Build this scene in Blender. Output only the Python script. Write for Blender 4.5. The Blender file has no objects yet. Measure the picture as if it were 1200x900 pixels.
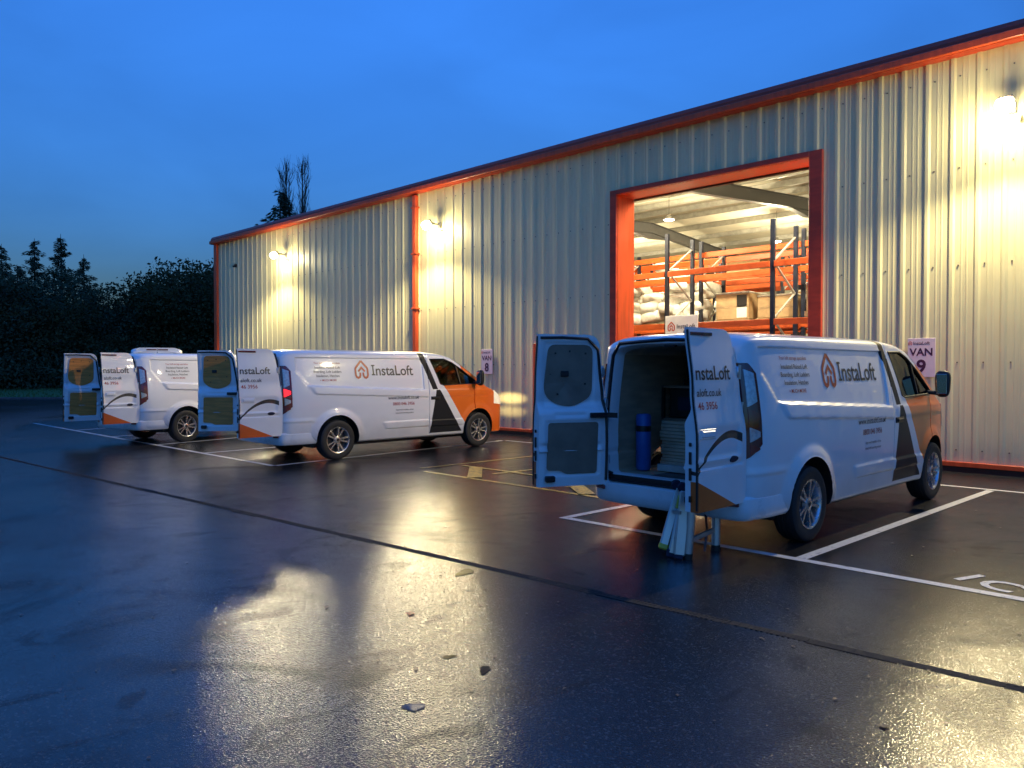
import bpy, bmesh, math, random
import numpy as np
from mathutils import Vector, Matrix
R = math.radians
sc = bpy.context.scene
C = sc.collection
random.seed(7)
rng = np.random.default_rng(7)

# ------------------------------------------------------------------ camera
CAM_H, FPX, YAW, PITCH = 1.65, 900.0, 44.4, 1.146
cam = bpy.data.cameras.new('camera')
cam_o = bpy.data.objects.new('camera', cam)
C.objects.link(cam_o)
cam.sensor_width = 36.0
cam.lens = FPX / 1200 * 36.0
cam.clip_end = 3000
cam_o.location = (0, 0, CAM_H)
cam_o.rotation_euler = (R(90 - PITCH), 0, R(YAW))
sc.camera = cam_o

# ------------------------------------------------------------------ sky and exposure
w = bpy.data.worlds.new('World')
sc.world = w
w.use_nodes = True
wt = w.node_tree
bg = wt.nodes['Background']
sky = wt.nodes.new('ShaderNodeTexSky')
sky.sky_type = 'NISHITA'
sky.sun_disc = False
sky.sun_elevation = R(1.2)            # last light of a sun that sinks behind the camera
sky.sun_rotation = R(128)
sky.ozone_density = 4.4
sky.dust_density = 0.0
sky.air_density = 1.0
# a clouded dusk sky: like any overcast it is brightest overhead and deepens evenly towards the horizon
wc = wt.nodes.new('ShaderNodeTexCoord')
ws = wt.nodes.new('ShaderNodeSeparateXYZ')
wt.links.new(wc.outputs['Generated'], ws.inputs[0])
wr = wt.nodes.new('ShaderNodeMath'); wr.operation = 'MULTIPLY_ADD'; wr.use_clamp = False
wmx = wt.nodes.new('ShaderNodeMath'); wmx.operation = 'MAXIMUM'; wmx.inputs[1].default_value = 0.0
wt.links.new(ws.outputs[2], wmx.inputs[0])
wt.links.new(wmx.outputs[0], wr.inputs[0])
wr.inputs[1].default_value = 2.2; wr.inputs[2].default_value = 0.30
tint = wt.nodes.new('ShaderNodeMix')
tint.data_type = 'RGBA'
tint.blend_type = 'MULTIPLY'
tint.inputs[0].default_value = 1.0
wt.links.new(sky.outputs[0], tint.inputs[6])
wt.links.new(wr.outputs[0], tint.inputs[7])
wb = wt.nodes.new('ShaderNodeMix')      # camera white balance of the evening exposure
wb.data_type = 'RGBA'
wb.blend_type = 'MULTIPLY'
wb.inputs[0].default_value = 1.0
wb.inputs[7].default_value = (.54, .71, .92, 1)
wt.links.new(tint.outputs[2], wb.inputs[6])
# faint uneven cloud over the whole dome
wn = wt.nodes.new('ShaderNodeTexNoise')
wn.inputs['Scale'].default_value = 2.6; wn.inputs['Detail'].default_value = 5; wn.inputs['Distortion'].default_value = .6
wmp = wt.nodes.new('ShaderNodeMapping'); wmp.inputs['Scale'].default_value = (1, 1, 2.6)
wt.links.new(wc.outputs['Generated'], wmp.inputs[0]); wt.links.new(wmp.outputs[0], wn.inputs['Vector'])
wcl = wt.nodes.new('ShaderNodeMapRange')
wcl.inputs[1].default_value = .3; wcl.inputs[2].default_value = .7; wcl.inputs[3].default_value = .90; wcl.inputs[4].default_value = 1.10
wt.links.new(wn.outputs[0], wcl.inputs[0])
wcm = wt.nodes.new('ShaderNodeMix'); wcm.data_type = 'RGBA'; wcm.blend_type = 'MULTIPLY'; wcm.inputs[0].default_value = 1.0
wt.links.new(wb.outputs[2], wcm.inputs[6]); wt.links.new(wcl.outputs[0], wcm.inputs[7])
wt.links.new(wcm.outputs[2], bg.inputs[0])
bg.inputs[1].default_value = 0.100
sc.view_settings.view_transform = 'Standard'
sc.view_settings.look = 'None'
sc.view_settings.exposure = 2.95
sc.view_settings.gamma = 1.0
sc.render.engine = 'CYCLES'
cy = sc.cycles
cy.use_denoising = True
cy.max_bounces = 8
cy.diffuse_bounces = 3
cy.glossy_bounces = 3
cy.transmission_bounces = 4
cy.transparent_max_bounces = 8
cy.caustics_reflective = False
cy.caustics_refractive = False
cy.sample_clamp_indirect = 4.0

LAMP_W = 195.0          # wall lamps (spot)
LENS_E = 44.0           # their glowing lenses
BAY_W = 115.0           # high-bay lamps in the hall

# ------------------------------------------------------------------ material helpers
class G:
    """a node graph being written as expressions"""
    def __init__(s, name):
        s.m = bpy.data.materials.new(name)
        s.m.use_nodes = True
        s.t = s.m.node_tree
        s.b = s.t.nodes['Principled BSDF']
        s.out = s.t.nodes['Material Output']
    def n(s, typ, **kw):
        x = s.t.nodes.new(typ)
        for k, v in kw.items():
            setattr(x, k, v)
        return x
    def put(s, sock, v):
        if isinstance(v, bpy.types.NodeSocket):
            s.t.links.new(v, sock)
        elif v is not None:
            if hasattr(sock.default_value, '__len__') and not hasattr(v, '__len__'):
                v = (v, v, v)
            if hasattr(sock.default_value, '__len__') and len(sock.default_value) == 4 and len(v) == 3:
                v = (*v, 1)
            sock.default_value = v
    def m_(s, op, a, b=0.0, c=None, clamp=False):
        x = s.n('ShaderNodeMath', operation=op, use_clamp=clamp)
        s.put(x.inputs[0], a); s.put(x.inputs[1], b)
        if c is not None: s.put(x.inputs[2], c)
        return x.outputs[0]
    def add(s, a, b): return s.m_('ADD', a, b)
    def mul(s, a, b): return s.m_('MULTIPLY', a, b)
    def sub(s, a, b): return s.m_('SUBTRACT', a, b)
    def gt(s, a, b): return s.m_('GREATER_THAN', a, b)
    def lt(s, a, b): return s.m_('LESS_THAN', a, b)
    def max(s, a, b): return s.m_('MAXIMUM', a, b)
    def coord(s, which='Object'):
        return s.n('ShaderNodeTexCoord').outputs[which]
    def xyz(s, v):
        x = s.n('ShaderNodeSeparateXYZ'); s.put(x.inputs[0], v)
        return x.outputs
    def scale(s, v, f):
        x = s.n('ShaderNodeMapping'); s.put(x.inputs[0], v); x.inputs['Scale'].default_value = f
        return x.outputs[0]
    def noise(s, v, scale, detail=3, rough=.55, dist=0.0):
        x = s.n('ShaderNodeTexNoise'); s.put(x.inputs['Vector'], v)
        x.inputs['Scale'].default_value = scale; x.inputs['Detail'].default_value = detail
        x.inputs['Roughness'].default_value = rough; x.inputs['Distortion'].default_value = dist
        return x.outputs[0]
    def voronoi(s, v, scale, feature='F1', out='Distance'):
        x = s.n('ShaderNodeTexVoronoi', feature=feature); s.put(x.inputs['Vector'], v)
        x.inputs['Scale'].default_value = scale
        return x.outputs[out]
    def ramp(s, f, lo, hi, a=0.0, b=1.0):
        x = s.n('ShaderNodeMapRange', clamp=True, interpolation_type='SMOOTHSTEP')
        s.put(x.inputs[0], f)
        for i, v in enumerate((lo, hi, a, b)): x.inputs[i + 1].default_value = v
        return x.outputs[0]
    def mix(s, f, a, b):
        x = s.n('ShaderNodeMix', data_type='RGBA')
        s.put(x.inputs[0], f); s.put(x.inputs[6], a); s.put(x.inputs[7], b)
        return x.outputs[2]
    def bump(s, h, strength=.3, dist=.01, normal=None):
        x = s.n('ShaderNodeBump'); x.inputs['Strength'].default_value = strength
        x.inputs['Distance'].default_value = dist
        s.put(x.inputs['Height'], h)
        if normal is not None: s.put(x.inputs['Normal'], normal)
        return x.outputs[0]
    def set(s, **kw):
        names = dict(base='Base Color', rough='Roughness', metal='Metallic', normal='Normal', spec='Specular IOR Level',
                     coat='Coat Weight', coat_rough='Coat Roughness', coat_n='Coat Normal', emis='Emission Color',
                     emis_s='Emission Strength', trans='Transmission Weight', alpha='Alpha')
        for k, v in kw.items(): s.put(s.b.inputs[names[k]], v)
        return s.m

def simple(name, col, rough=.5, metal=0.0, var=.12, scale=6.0, coat=0.0, bump=0.0, emis=None, es=0.0, streak=None):
    g = G(name)
    p = g.coord()
    if streak: p2 = g.scale(p, streak)
    else: p2 = p
    n1 = g.noise(p2, scale, 4)
    k = g.ramp(n1, .3, .7)
    c0 = tuple(v * (1 - var) for v in col); c1 = tuple(min(1, v * (1 + var)) for v in col)
    g.set(base=g.mix(k, c0, c1), rough=g.ramp(n1, .25, .75, max(.02, rough - .08), min(1, rough + .08)), metal=metal, coat=coat, coat_rough=.06)
    if bump: g.set(normal=g.bump(g.noise(p, scale * 14, 2), bump, .004))
    if emis: g.set(emis=emis, emis_s=es)
    return g.m

# ------------------------------------------------------------------ object helpers
def tag(o, label=None, cat=None, group=None, kind=None):
    if label: o['label'] = label
    if cat: o['category'] = cat
    if group: o['group'] = group
    if kind: o['kind'] = kind
    return o

def link(name, me, mats=(), parent=None, loc=None, rot=None):
    o = bpy.data.objects.new(name, me)
    C.objects.link(o)
    if me is not None:
        for m in (mats if isinstance(mats, (list, tuple)) else [mats]):
            if m.name not in [x.name for x in me.materials if x]: me.materials.append(m)
    if parent: o.parent = parent
    if loc is not None: o.location = loc
    if rot is not None: o.rotation_euler = rot
    return o

def empty(name, loc=(0, 0, 0), rz=0.0, parent=None):
    o = bpy.data.objects.new(name, None)
    o.empty_display_size = .3
    C.objects.link(o)
    o.location = loc
    o.rotation_euler = (0, 0, rz)
    if parent: o.parent = parent
    return o

class MB:
    """collects shapes and links them as one mesh"""
    def __init__(s): s.v = []; s.f = []; s.mi = []
    def raw(s, v, f, mi=0):
        k = len(s.v)
        s.v += [tuple(map(float, p)) for p in v]
        s.f += [tuple(int(i) + k for i in q) for q in f]
        s.mi += [mi] * len(f)
        return s
    def box(s, c, d, mi=0, rot=None, bev=0.0):
        """bevelled box: centre c, full size d, optional rotation matrix"""
        hx, hy, hz = d[0] / 2, d[1] / 2, d[2] / 2
        if bev <= 0:
            pts = [Vector((x * hx, y * hy, z * hz)) for z in (-1, 1) for y in (-1, 1) for x in (-1, 1)]
            fs = [(0, 2, 3, 1), (4, 5, 7, 6), (0, 1, 5, 4), (2, 6, 7, 3), (0, 4, 6, 2), (1, 3, 7, 5)]
        else:
            b = min(bev, hx * .95, hy * .95, hz * .95)
            pts = []; idx = {}
            for sx in (-1, 1):
                for sy in (-1, 1):
                    for sz in (-1, 1):
                        for a in range(3):
                            p = [sx * (hx - b), sy * (hy - b), sz * (hz - b)]
                            p[a] += (sx, sy, sz)[a] * b
                            idx[(sx, sy, sz, a)] = len(pts); pts.append(Vector(p))
            fs = []
            for a in range(3):
                o1, o2 = [i for i in range(3) if i != a]
                for sg in (-1, 1):
                    q = []
                    for (p1, p2) in ((-1, -1), (1, -1), (1, 1), (-1, 1)):
                        k = [0, 0, 0]; k[a] = sg; k[o1] = p1; k[o2] = p2
                        q.append(idx[(*k, a)])
                    fs.append(q)
                    for p1 in ():
                        pass
            for a in range(3):          # edges along axis a
                o1, o2 = [i for i in range(3) if i != a]
                for p1 in (-1, 1):
                    for p2 in (-1, 1):
                        k0 = [0, 0, 0]; k0[a] = -1; k0[o1] = p1; k0[o2] = p2
                        k1 = list(k0); k1[a] = 1
                        fs.append((idx[(*k0, o1)], idx[(*k1, o1)], idx[(*k1, o2)], idx[(*k0, o2)]))
            for sx in (-1, 1):
                for sy in (-1, 1):
                    for sz in (-1, 1):
                        fs.append(tuple(idx[(sx, sy, sz, a)] for a in range(3)))
        c = Vector(c)
        pts = [(rot @ p if rot else p) + c for p in pts]
        return s.raw(pts, fs, mi)
    def tube(s, path, r, n=8, mi=0, cap=True, r2=None):
        """round tube along a path; r a number or one per point"""
        P = [Vector(p) for p in path]
        m = len(P)
        rr = [r] * m if not hasattr(r, '__len__') else r
        v = []; f = []
        t0 = (P[1] - P[0]).normalized()
        up = Vector((0, 0, 1)) if abs(t0.z) < .9 else Vector((1, 0, 0))
        a = t0.cross(up).normalized()
        for i in range(m):
            t = (P[min(i + 1, m - 1)] - P[max(i - 1, 0)]).normalized()
            a = (a - t * a.dot(t)).normalized()
            b = t.cross(a)
            for k in range(n):
                an = 2 * math.pi * k / n
                v.append(P[i] + (a * math.cos(an) + b * math.sin(an)) * rr[i])
        for i in range(m - 1):
            for k in range(n):
                k2 = (k + 1) % n
                f.append((i * n + k, i * n + k2, (i + 1) * n + k2, (i + 1) * n + k))
        if cap:
            f.append(tuple(range(n - 1, -1, -1)))
            f.append(tuple((m - 1) * n + k for k in range(n)))
        return s.raw(v, f, mi)
    def bar(s, p, q, wd, th, mi=0, side=None, bev=0.0):
        """rectangular bar from p to q"""
        p, q = Vector(p), Vector(q)
        d = q - p
        z = d.normalized()
        x = Vector(side) if side else (Vector((0, 0, 1)) if abs(z.z) < .9 else Vector((1, 0, 0)))
        x = (x - z * x.dot(z)).normalized()
        y = z.cross(x)
        rot = Matrix((x, y, z)).transposed()
        return s.box((p + q) / 2, (wd, th, d.length), mi, rot, bev)
    def lathe(s, prof, n=32, axis='x', centre=(0, 0, 0), mi=0, close=False):
        """profile of (axial, radius) turned round an axis"""
        v = []; f = []
        m = len(prof)
        for (a, r) in prof:
            for k in range(n):
                t = 2 * math.pi * k / n
                c_, s_ = r * math.cos(t), r * math.sin(t)
                p = {'x': (a, c_, s_), 'y': (c_, a, s_), 'z': (c_, s_, a)}[axis]
                v.append((p[0] + centre[0], p[1] + centre[1], p[2] + centre[2]))
        for i in range(m - 1 + (1 if close else 0)):
            i2 = (i + 1) % m
            for k in range(n):
                k2 = (k + 1) % n
                f.append((i * n + k, i * n + k2, i2 * n + k2, i2 * n + k))
        return s.raw(v, f, mi)
    def prism(s, poly, lo, hi, axis='y', mi=0):
        """extrude a 2-D outline along an axis"""
        n = len(poly)
        def P(a, b, t): return {'y': (a, t, b), 'x': (t, a, b), 'z': (a, b, t)}[axis]
        v = [P(a, b, lo) for a, b in poly] + [P(a, b, hi) for a, b in poly]
        f = [tuple(range(n - 1, -1, -1)), tuple(range(n, 2 * n))]
        f += [(i, (i + 1) % n, n + (i + 1) % n, n + i) for i in range(n)]
        return s.raw(v, f, mi)
    def mesh(s, name, smooth=None, fix=True):
        me = bpy.data.meshes.new(name)
        me.from_pydata(s.v, [], s.f)
        me.polygons.foreach_set('material_index', s.mi)
        if fix:
            bm = bmesh.new(); bm.from_mesh(me)
            bmesh.ops.recalc_face_normals(bm, faces=bm.faces)
            bm.to_mesh(me); bm.free()
        if smooth is not None:
            me.polygons.foreach_set('use_smooth', [True] * len(me.polygons))
            me.set_sharp_from_angle(angle=R(smooth))
        me.update()
        return me
    def build(s, name, mats, parent=None, smooth=None, loc=None, rot=None, fix=True):
        return link(name, s.mesh(name, smooth, fix), mats, parent, loc, rot)

def children(o): return [c for c in o.children]
def copy_tree(o, parent=None):
    c = o.copy(); C.objects.link(c); c.parent = parent
    for ch in list(o.children): copy_tree(ch, c)
    return c

def text_mesh(txt, size, bold=0.0, align='LEFT', spacing=1.0):
    cu = bpy.data.curves.new('txt', 'FONT')
    cu.body = txt; cu.size = size; cu.align_x = align; cu.offset = bold * size
    cu.space_character = spacing; cu.resolution_u = 3
    o = bpy.data.objects.new('txt', cu); C.objects.link(o)
    bpy.context.view_layer.update()
    me = bpy.data.meshes.new_from_object(o.evaluated_get(bpy.context.evaluated_depsgraph_get()))
    bpy.data.objects.remove(o); bpy.data.curves.remove(cu)
    return me
def text_geo(txt, size, **k):
    me = text_mesh(txt, size, **k)
    v = [(p.co.x, p.co.y) for p in me.vertices]; f = [tuple(p.vertices) for p in me.polygons]
    bpy.data.meshes.remove(me)
    return v, f
def stroke(path, wd):
    """a mitred ribbon along a 2-D polyline"""
    P = [Vector(p) for p in path]; v = []; n = len(P)
    for i in range(n):
        d0 = (P[i] - P[i - 1]).normalized() if i else (P[1] - P[0]).normalized()
        d1 = (P[i + 1] - P[i]).normalized() if i < n - 1 else d0
        t = (d0 + d1).normalized(); nn = Vector((-t.y, t.x))
        k = wd / 2 / max(.35, nn.dot(Vector((-d0.y, d0.x))))
        v += [tuple(P[i] + nn * k), tuple(P[i] - nn * k)]
    f = [(2 * i, 2 * i + 1, 2 * i + 3, 2 * i + 2) for i in range(n - 1)]
    return v, f
def logo_text(size):
    """the firm's name with its slab-footed capital I"""
    k = size; st, ht = .105 * k, .72 * k
    V = [(.09 * k, 0), (.09 * k + st, 0), (.09 * k + st, ht), (.09 * k, ht)]; F = [(0, 1, 2, 3)]
    for z in (0, ht - .085 * k):
        for x0, x1 in ((0, .088 * k), (.092 * k + st, .18 * k + st)):
            n = len(V); V += [(x0, z), (x1, z), (x1, z + .085 * k), (x0, z + .085 * k)]; F.append((n, n + 1, n + 2, n + 3))
    v, f = text_geo('nstaLoft', size, bold=.010)
    n = len(V); V += [(a + .31 * k, b) for a, b in v]; F += [tuple(i + n for i in q) for q in f]
    return V, F
def emblem(size):
    """pointed house outline whose base hooks in, with an up arrow"""
    V = []; F = []
    def put(g):
        k = len(V); V.extend((a * size, b * size) for a, b in g[0]); F.extend(tuple(i + k for i in q) for q in g[1])
    half = [(0.0, .58), (.40, .16), (.43, .08), (.43, -.26), (.38, -.38), (.27, -.44), (.16, -.39), (.11, -.28), (.11, -.12)]
    put(stroke(half, .13)); put(stroke([(-a, b) for a, b in half], .13))
    put(stroke([(-.235, -.06), (0, .18), (.235, -.06)], .12))
    return V, F

# ------------------------------------------------------------------ places in the yard
_p, _y = R(PITCH), R(YAW)
FW = Vector((-math.sin(_y) * math.cos(_p), math.cos(_y) * math.cos(_p), -math.sin(_p)))
RT = Vector((math.cos(_y), math.sin(_y), 0))
UP = RT.cross(FW)
def bearing(px, dist):
    """ground point at a distance along the bearing of a picture column"""
    d = FW * FPX + RT * (px - 600)
    d.z = 0
    return d.normalized() * dist
WALL = 13.78          # front face of the cladding
BAYF = 6.45           # front line of the parking bays

# ------------------------------------------------------------------ materials
def mat_asphalt():
    g = G('wet asphalt')
    p = g.coord()
    grit = g.voronoi(p, 105.0)
    fine = g.noise(p, 160.0, 2)
    mid = g.noise(p, 9.0, 4)
    film = g.noise(g.scale(p, (.55, .9, 1)), .55, 4, .55, .6)        # where water lies as a film
    film2 = g.noise(p, 2.6, 5, .6, .3)
    wet = g.ramp(g.add(g.mul(film, .72), g.mul(film2, .28)), .36, .68)
    patch = g.noise(g.scale(p, (.9, .9, 1)), .8, 6, .62, 1.2)          # drier, oilier smears that break the shine
    dull = g.ramp(patch, .46, .72)
    dull = g.max(dull, g.mul(g.ramp(g.noise(g.scale(p, (1.6, .9, 1)), 2.1, 5, .65, .8), .56, .66), .75))
    stone = g.voronoi(p, 95.0, out='Color')
    col = g.mix(g.ramp(fine, .35, .75), (.018, .018, .018), (.048, .047, .045))
    col = g.mix(g.mul(g.ramp(g.xyz(stone)[0], .86, .93), .7), col, (.10, .10, .095))     # pale chips in the aggregate
    col = g.mix(g.mul(g.ramp(mid, .45, .75), .5), col, (.018, .018, .019))
    col = g.mix(g.mul(g.ramp(g.noise(p, .35, 4, .6), .52, .60), .5), col, (.010, .010, .011))
    h = g.add(g.mul(grit, .8), g.mul(fine, .35))
    nrm = g.bump(h, .38, .0042)
    slow = g.bump(g.noise(p, 3.0, 3), .10, .02)
    slow = g.bump(grit, .16, .004, slow)
    g.set(base=col, rough=g.add(g.ramp(wet, 0, 1, .17, .11), g.mul(dull, .08)), normal=nrm, spec=g.ramp(dull, 0, 1, .34, .10),
          coat=g.mul(g.ramp(wet, 0, 1, .03, .26), g.ramp(dull, 0, 1, 1, .35)), coat_rough=g.ramp(wet, 0, 1, .26, .15), coat_n=slow)
    return g.m
M = {}
M['asphalt'] = mat_asphalt()
def mat_paint_line(name, col, wear):
    g = G(name)
    p = g.coord()
    n1 = g.noise(p, 14.0, 5, .7); n2 = g.noise(p, 70.0, 2)
    k = g.ramp(g.add(g.mul(n1, .7), g.mul(n2, .3)), wear, wear + .12)
    g.set(base=g.mix(k, (.02, .02, .02), col), rough=.3, coat=.4, coat_rough=.12, normal=g.bump(g.voronoi(p, 70.0), .4, .005))
    return g.m
M['line'] = mat_paint_line('worn white line paint', (.74, .74, .72), .34)
M['yline'] = mat_paint_line('worn yellow line paint', (.60, .41, .06), .42)

def mat_clad():
    g = G('cream cladding steel')
    p = g.coord()
    o = g.xyz(p)
    st = g.noise(g.scale(p, (5, 5, .35)), 2.2, 5, .6)                  # rain streaks
    d = g.noise(p, 1.3, 4)
    col = g.mix(g.ramp(st, .35, .75), (.80, .75, .44), (.74, .69, .39))
    low = g.ramp(g.add(o[2], g.mul(d, .8)), .45, 1.15, .55, 0)
    col = g.mix(low, col, (.36, .33, .27))                            # splashed dirt at the foot
    rnd = g.n('ShaderNodeObjectInfo').outputs['Random']
    col = g.mix(g.mul(rnd, .26), col, (.46, .43, .27))
    run = g.ramp(g.noise(g.scale(p, (9, 9, .12)), 2.0, 4, .65), .56, .74)
    col = g.mix(g.mul(run, .38), col, (.33, .30, .20))
    g.set(base=col, rough=g.ramp(st, .3, .7, .36, .50), spec=.5, normal=g.bump(g.add(g.mul(d, 1.0), g.mul(g.noise(p, 4.0, 2), .3)), .22, .03))
    return g.m
M['clad'] = mat_clad()
M['trim'] = simple('orange red trim steel', (.62, .085, .022), .38, var=.14, scale=3, streak=(4, 4, .5))
M['trim_dark'] = simple('faded red fascia steel', (.52, .055, .022), .42, var=.16, scale=2, streak=(1, 4, 4))
M['door_red'] = simple('dark red door paint', (.20, .014, .012), .4, var=.1)
M['liner'] = simple('pale lining sheet', (.60, .56, .44), .55, var=.08, scale=2)
M['roofsheet'] = simple('grey roof sheet', (.25, .25, .25), .5)
M['steel'] = simple('grey painted steel', (.085, .082, .078), .5, var=.12)
M['purlin'] = simple('galvanised purlin', (.36, .35, .31), .45, .3, var=.15)
M['concrete'] = simple('hall floor concrete', (.28, .27, .25), .45, var=.2, scale=1.5)
M['rack_blue'] = simple('dark blue rack steel', (.012, .016, .032), .4)
M['rack_orange'] = simple('orange rack beam', (.52, .085, .014), .4)
M['galv'] = simple('galvanised brace', (.55, .54, .50), .4, .4)
M['card'] = simple('brown cardboard', (.46, .31, .16), .8, var=.14, scale=5)
M['wrap'] = simple('white insulation wrap', (.68, .68, .62), .35, var=.15, scale=9, bump=.5)
M['pallet'] = simple('pallet wood', (.38, .26, .14), .8, var=.25, scale=8, streak=(1, 8, 8))
M['white_board'] = simple('white board', (.78, .77, .73), .4, var=.03)
M['black'] = simple('black plastic', (.012, .012, .013), .42, var=.2, scale=20)
M['rubber'] = simple('tyre rubber', (.016, .016, .017), .65, var=.25, scale=30, bump=.2)
M['alloy'] = simple('silver alloy', (.62, .62, .63), .26, .85, var=.06)
M['alu'] = simple('aluminium ladder', (.50, .51, .52), .34, .8, var=.1, scale=3)
M['brake'] = simple('brake steel', (.05, .05, .05), .5, .5)
M['white_paint'] = None
M['ply'] = simple('brown plywood lining', (.72, .27, .06), .6, var=.18, scale=3, streak=(1, 1, 7))
M['ply_grey'] = simple('grey lining board', (.26, .18, .125), .6, var=.15, scale=5)
M['board_grey'] = simple('pale loft board', (.62, .48, .33), .7, var=.14, scale=6)
M['ply_van'] = simple('van side lining board', (.46, .33, .21), .6, var=.15, scale=3, streak=(1, 1, 5))
M['van_floor'] = simple('ribbed van floor', (.05, .05, .052), .5, var=.2)
M['van_ceil'] = simple('van roof lining', (.62, .50, .36), .7)
M['charcoal'] = simple('charcoal vinyl', (.018, .018, .021), .35, var=.1)
M['logo_orange'] = simple('orange vinyl lettering', (.55, .085, .025), .35, var=.05)
M['logo_dark'] = simple('dark vinyl lettering', (.016, .016, .020), .35, var=.05)
M['logo_red'] = simple('red vinyl lettering', (.42, .03, .03), .35, var=.05)
M['blue_plastic'] = simple('blue plastic', (.022, .11, .38), .4, var=.1)
M['navy'] = simple('navy cloth', (.012, .018, .045), .8)
M['sign'] = simple('pale pink sign panel', (.74, .60, .66), .4, var=.03)
M['sign_ink'] = simple('plum sign ink', (.055, .012, .05), .4, var=.05)
M['leafy'] = simple('fallen leaf', (.10, .055, .025), .5, var=.3, scale=30)
M['leaf_red'] = simple('red fallen leaf', (.40, .03, .015), .4, var=.3, scale=30)
M['yellow'] = simple('yellow plastic', (.60, .50, .06), .4)
M['kerb'] = simple('kerb concrete', (.09, .09, .09), .9, var=.3)
M['iron'] = simple('cast drain iron', (.016, .015, .014), .85, .0, var=.3, scale=20, bump=.4)

def mat_glass(name, tint_, rough=.02, dens=.6):
    g = G(name)
    fr = g.n('ShaderNodeFresnel'); fr.inputs[0].default_value = 1.5
    tr = g.n('ShaderNodeBsdfTransparent'); tr.inputs[0].default_value = (*tint_, 1)
    gl = g.n('ShaderNodeBsdfGlossy'); gl.inputs['Roughness'].default_value = rough
    mx = g.n('ShaderNodeMixShader')
    g.t.links.new(fr.outputs[0], mx.inputs[0]); g.t.links.new(tr.outputs[0], mx.inputs[1]); g.t.links.new(gl.outputs[0], mx.inputs[2])
    g.t.links.new(mx.outputs[0], g.out.inputs[0])
    return g.m
M['glass'] = mat_glass('tinted cab glass', (.42, .50, .46))
M['dark_glass'] = simple('dark windscreen glass', (.006, .008, .009), .04, var=.02)
M['lens_red'] = simple('red lamp lens', (.22, .006, .006), .10, coat=1.0, var=.1)
M['lens_dark'] = simple('smoked lamp lens', (.15, .010, .012), .10, coat=1.0, var=.1)
M['lens_clear'] = simple('clear lamp lens', (.50, .48, .50), .12, .3, coat=1.0, var=.2, scale=30)
M['lens_lit'] = simple('lit brake lens', (.5, .01, .01), .2, emis=(1, .015, .02), es=.34)
M['head_clear'] = simple('headlamp lens', (.45, .45, .46), .10, .4, coat=1.0, var=.2, scale=25)
M['head_lit'] = simple('lit headlamp lens', (.6, .6, .6), .15, emis=(1, .80, .45), es=.07)
M['mirror'] = simple('mirror glass', (.75, .78, .8), .03, 1.0, var=.01)
def mat_emit(name, col, s_):
    g = G(name)
    n_ = g.noise(g.coord(), 20.0, 1)
    g.set(base=(.8, .8, .8), rough=.3, emis=g.mix(g.ramp(n_, .2, .8), tuple(c * .95 for c in col), col), emis_s=s_)
    return g.m
M['lens'] = mat_emit('glowing lamp lens', (1.0, .83, .46), LENS_E)
M['bay_lens'] = mat_emit('glowing bay lamp lens', (1.0, .92, .72), 14.0)
M['housing'] = simple('grey lamp housing', (.22, .22, .22), .4, .5)

def mat_body():
    """van paint: white, with the printed orange nose and charcoal flashes"""
    g = G('white van paint with livery')
    p = g.coord()
    o = g.xyz(p)
    x, y, z = o[0], o[1], o[2]
    # orange: ahead of a slanting edge; above the window line only on the screen pillar
    e_low = g.m_('MULTIPLY_ADD', z, -.70, 4.44)
    orange = g.mul(g.gt(y, e_low), g.lt(z, 1.345))
    orange = g.max(orange, g.mul(g.gt(y, g.m_('MULTIPLY_ADD', z, -.35, 4.62)), g.gt(z, 1.34)))
    # charcoal flash on the door and band down the pillar
    t_l = g.m_('MULTIPLY_ADD', z, .20, 3.076)
    t_r = g.m_('MULTIPLY_ADD', z, -.663, 4.229)
    tri = g.mul(g.mul(g.gt(y, t_l), g.lt(y, t_r)), g.mul(g.lt(z, 1.225), g.gt(z, .36)))
    b_l = g.m_('MULTIPLY_ADD', z, -.417, 3.75)
    band = g.mul(g.mul(g.gt(y, b_l), g.lt(y, g.add(b_l, .135))), g.gt(z, 1.235))
    side = g.gt(g.m_('ABSOLUTE', x), .55)
    char = g.mul(g.max(tri, band), side)
    nz = g.noise(p, 2.2, 4)
    road = g.mul(g.ramp(g.add(z, g.mul(nz, .45)), .50, 1.05, 1, 0), .55)     # road film low down
    wht = g.mix(road, (.84, .84, .84), (.36, .35, .34))
    col = g.mix(orange, wht, (.85, .155, .010))
    col = g.mix(char, col, (.020, .021, .024))
    drops = g.voronoi(p, 130.0)
    g.set(base=col, rough=.34, spec=g.m_('MULTIPLY_ADD', char, -.38, .5), coat=g.m_('MULTIPLY_ADD', char, -.7, .8), coat_rough=.05, coat_n=g.bump(g.ramp(drops, .05, .32), .12, .002))
    return g.m
M['white_paint'] = mat_body()
M['white_plain'] = simple('plain white van paint', (.76, .765, .77), .32, coat=.7, var=.03)
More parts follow.
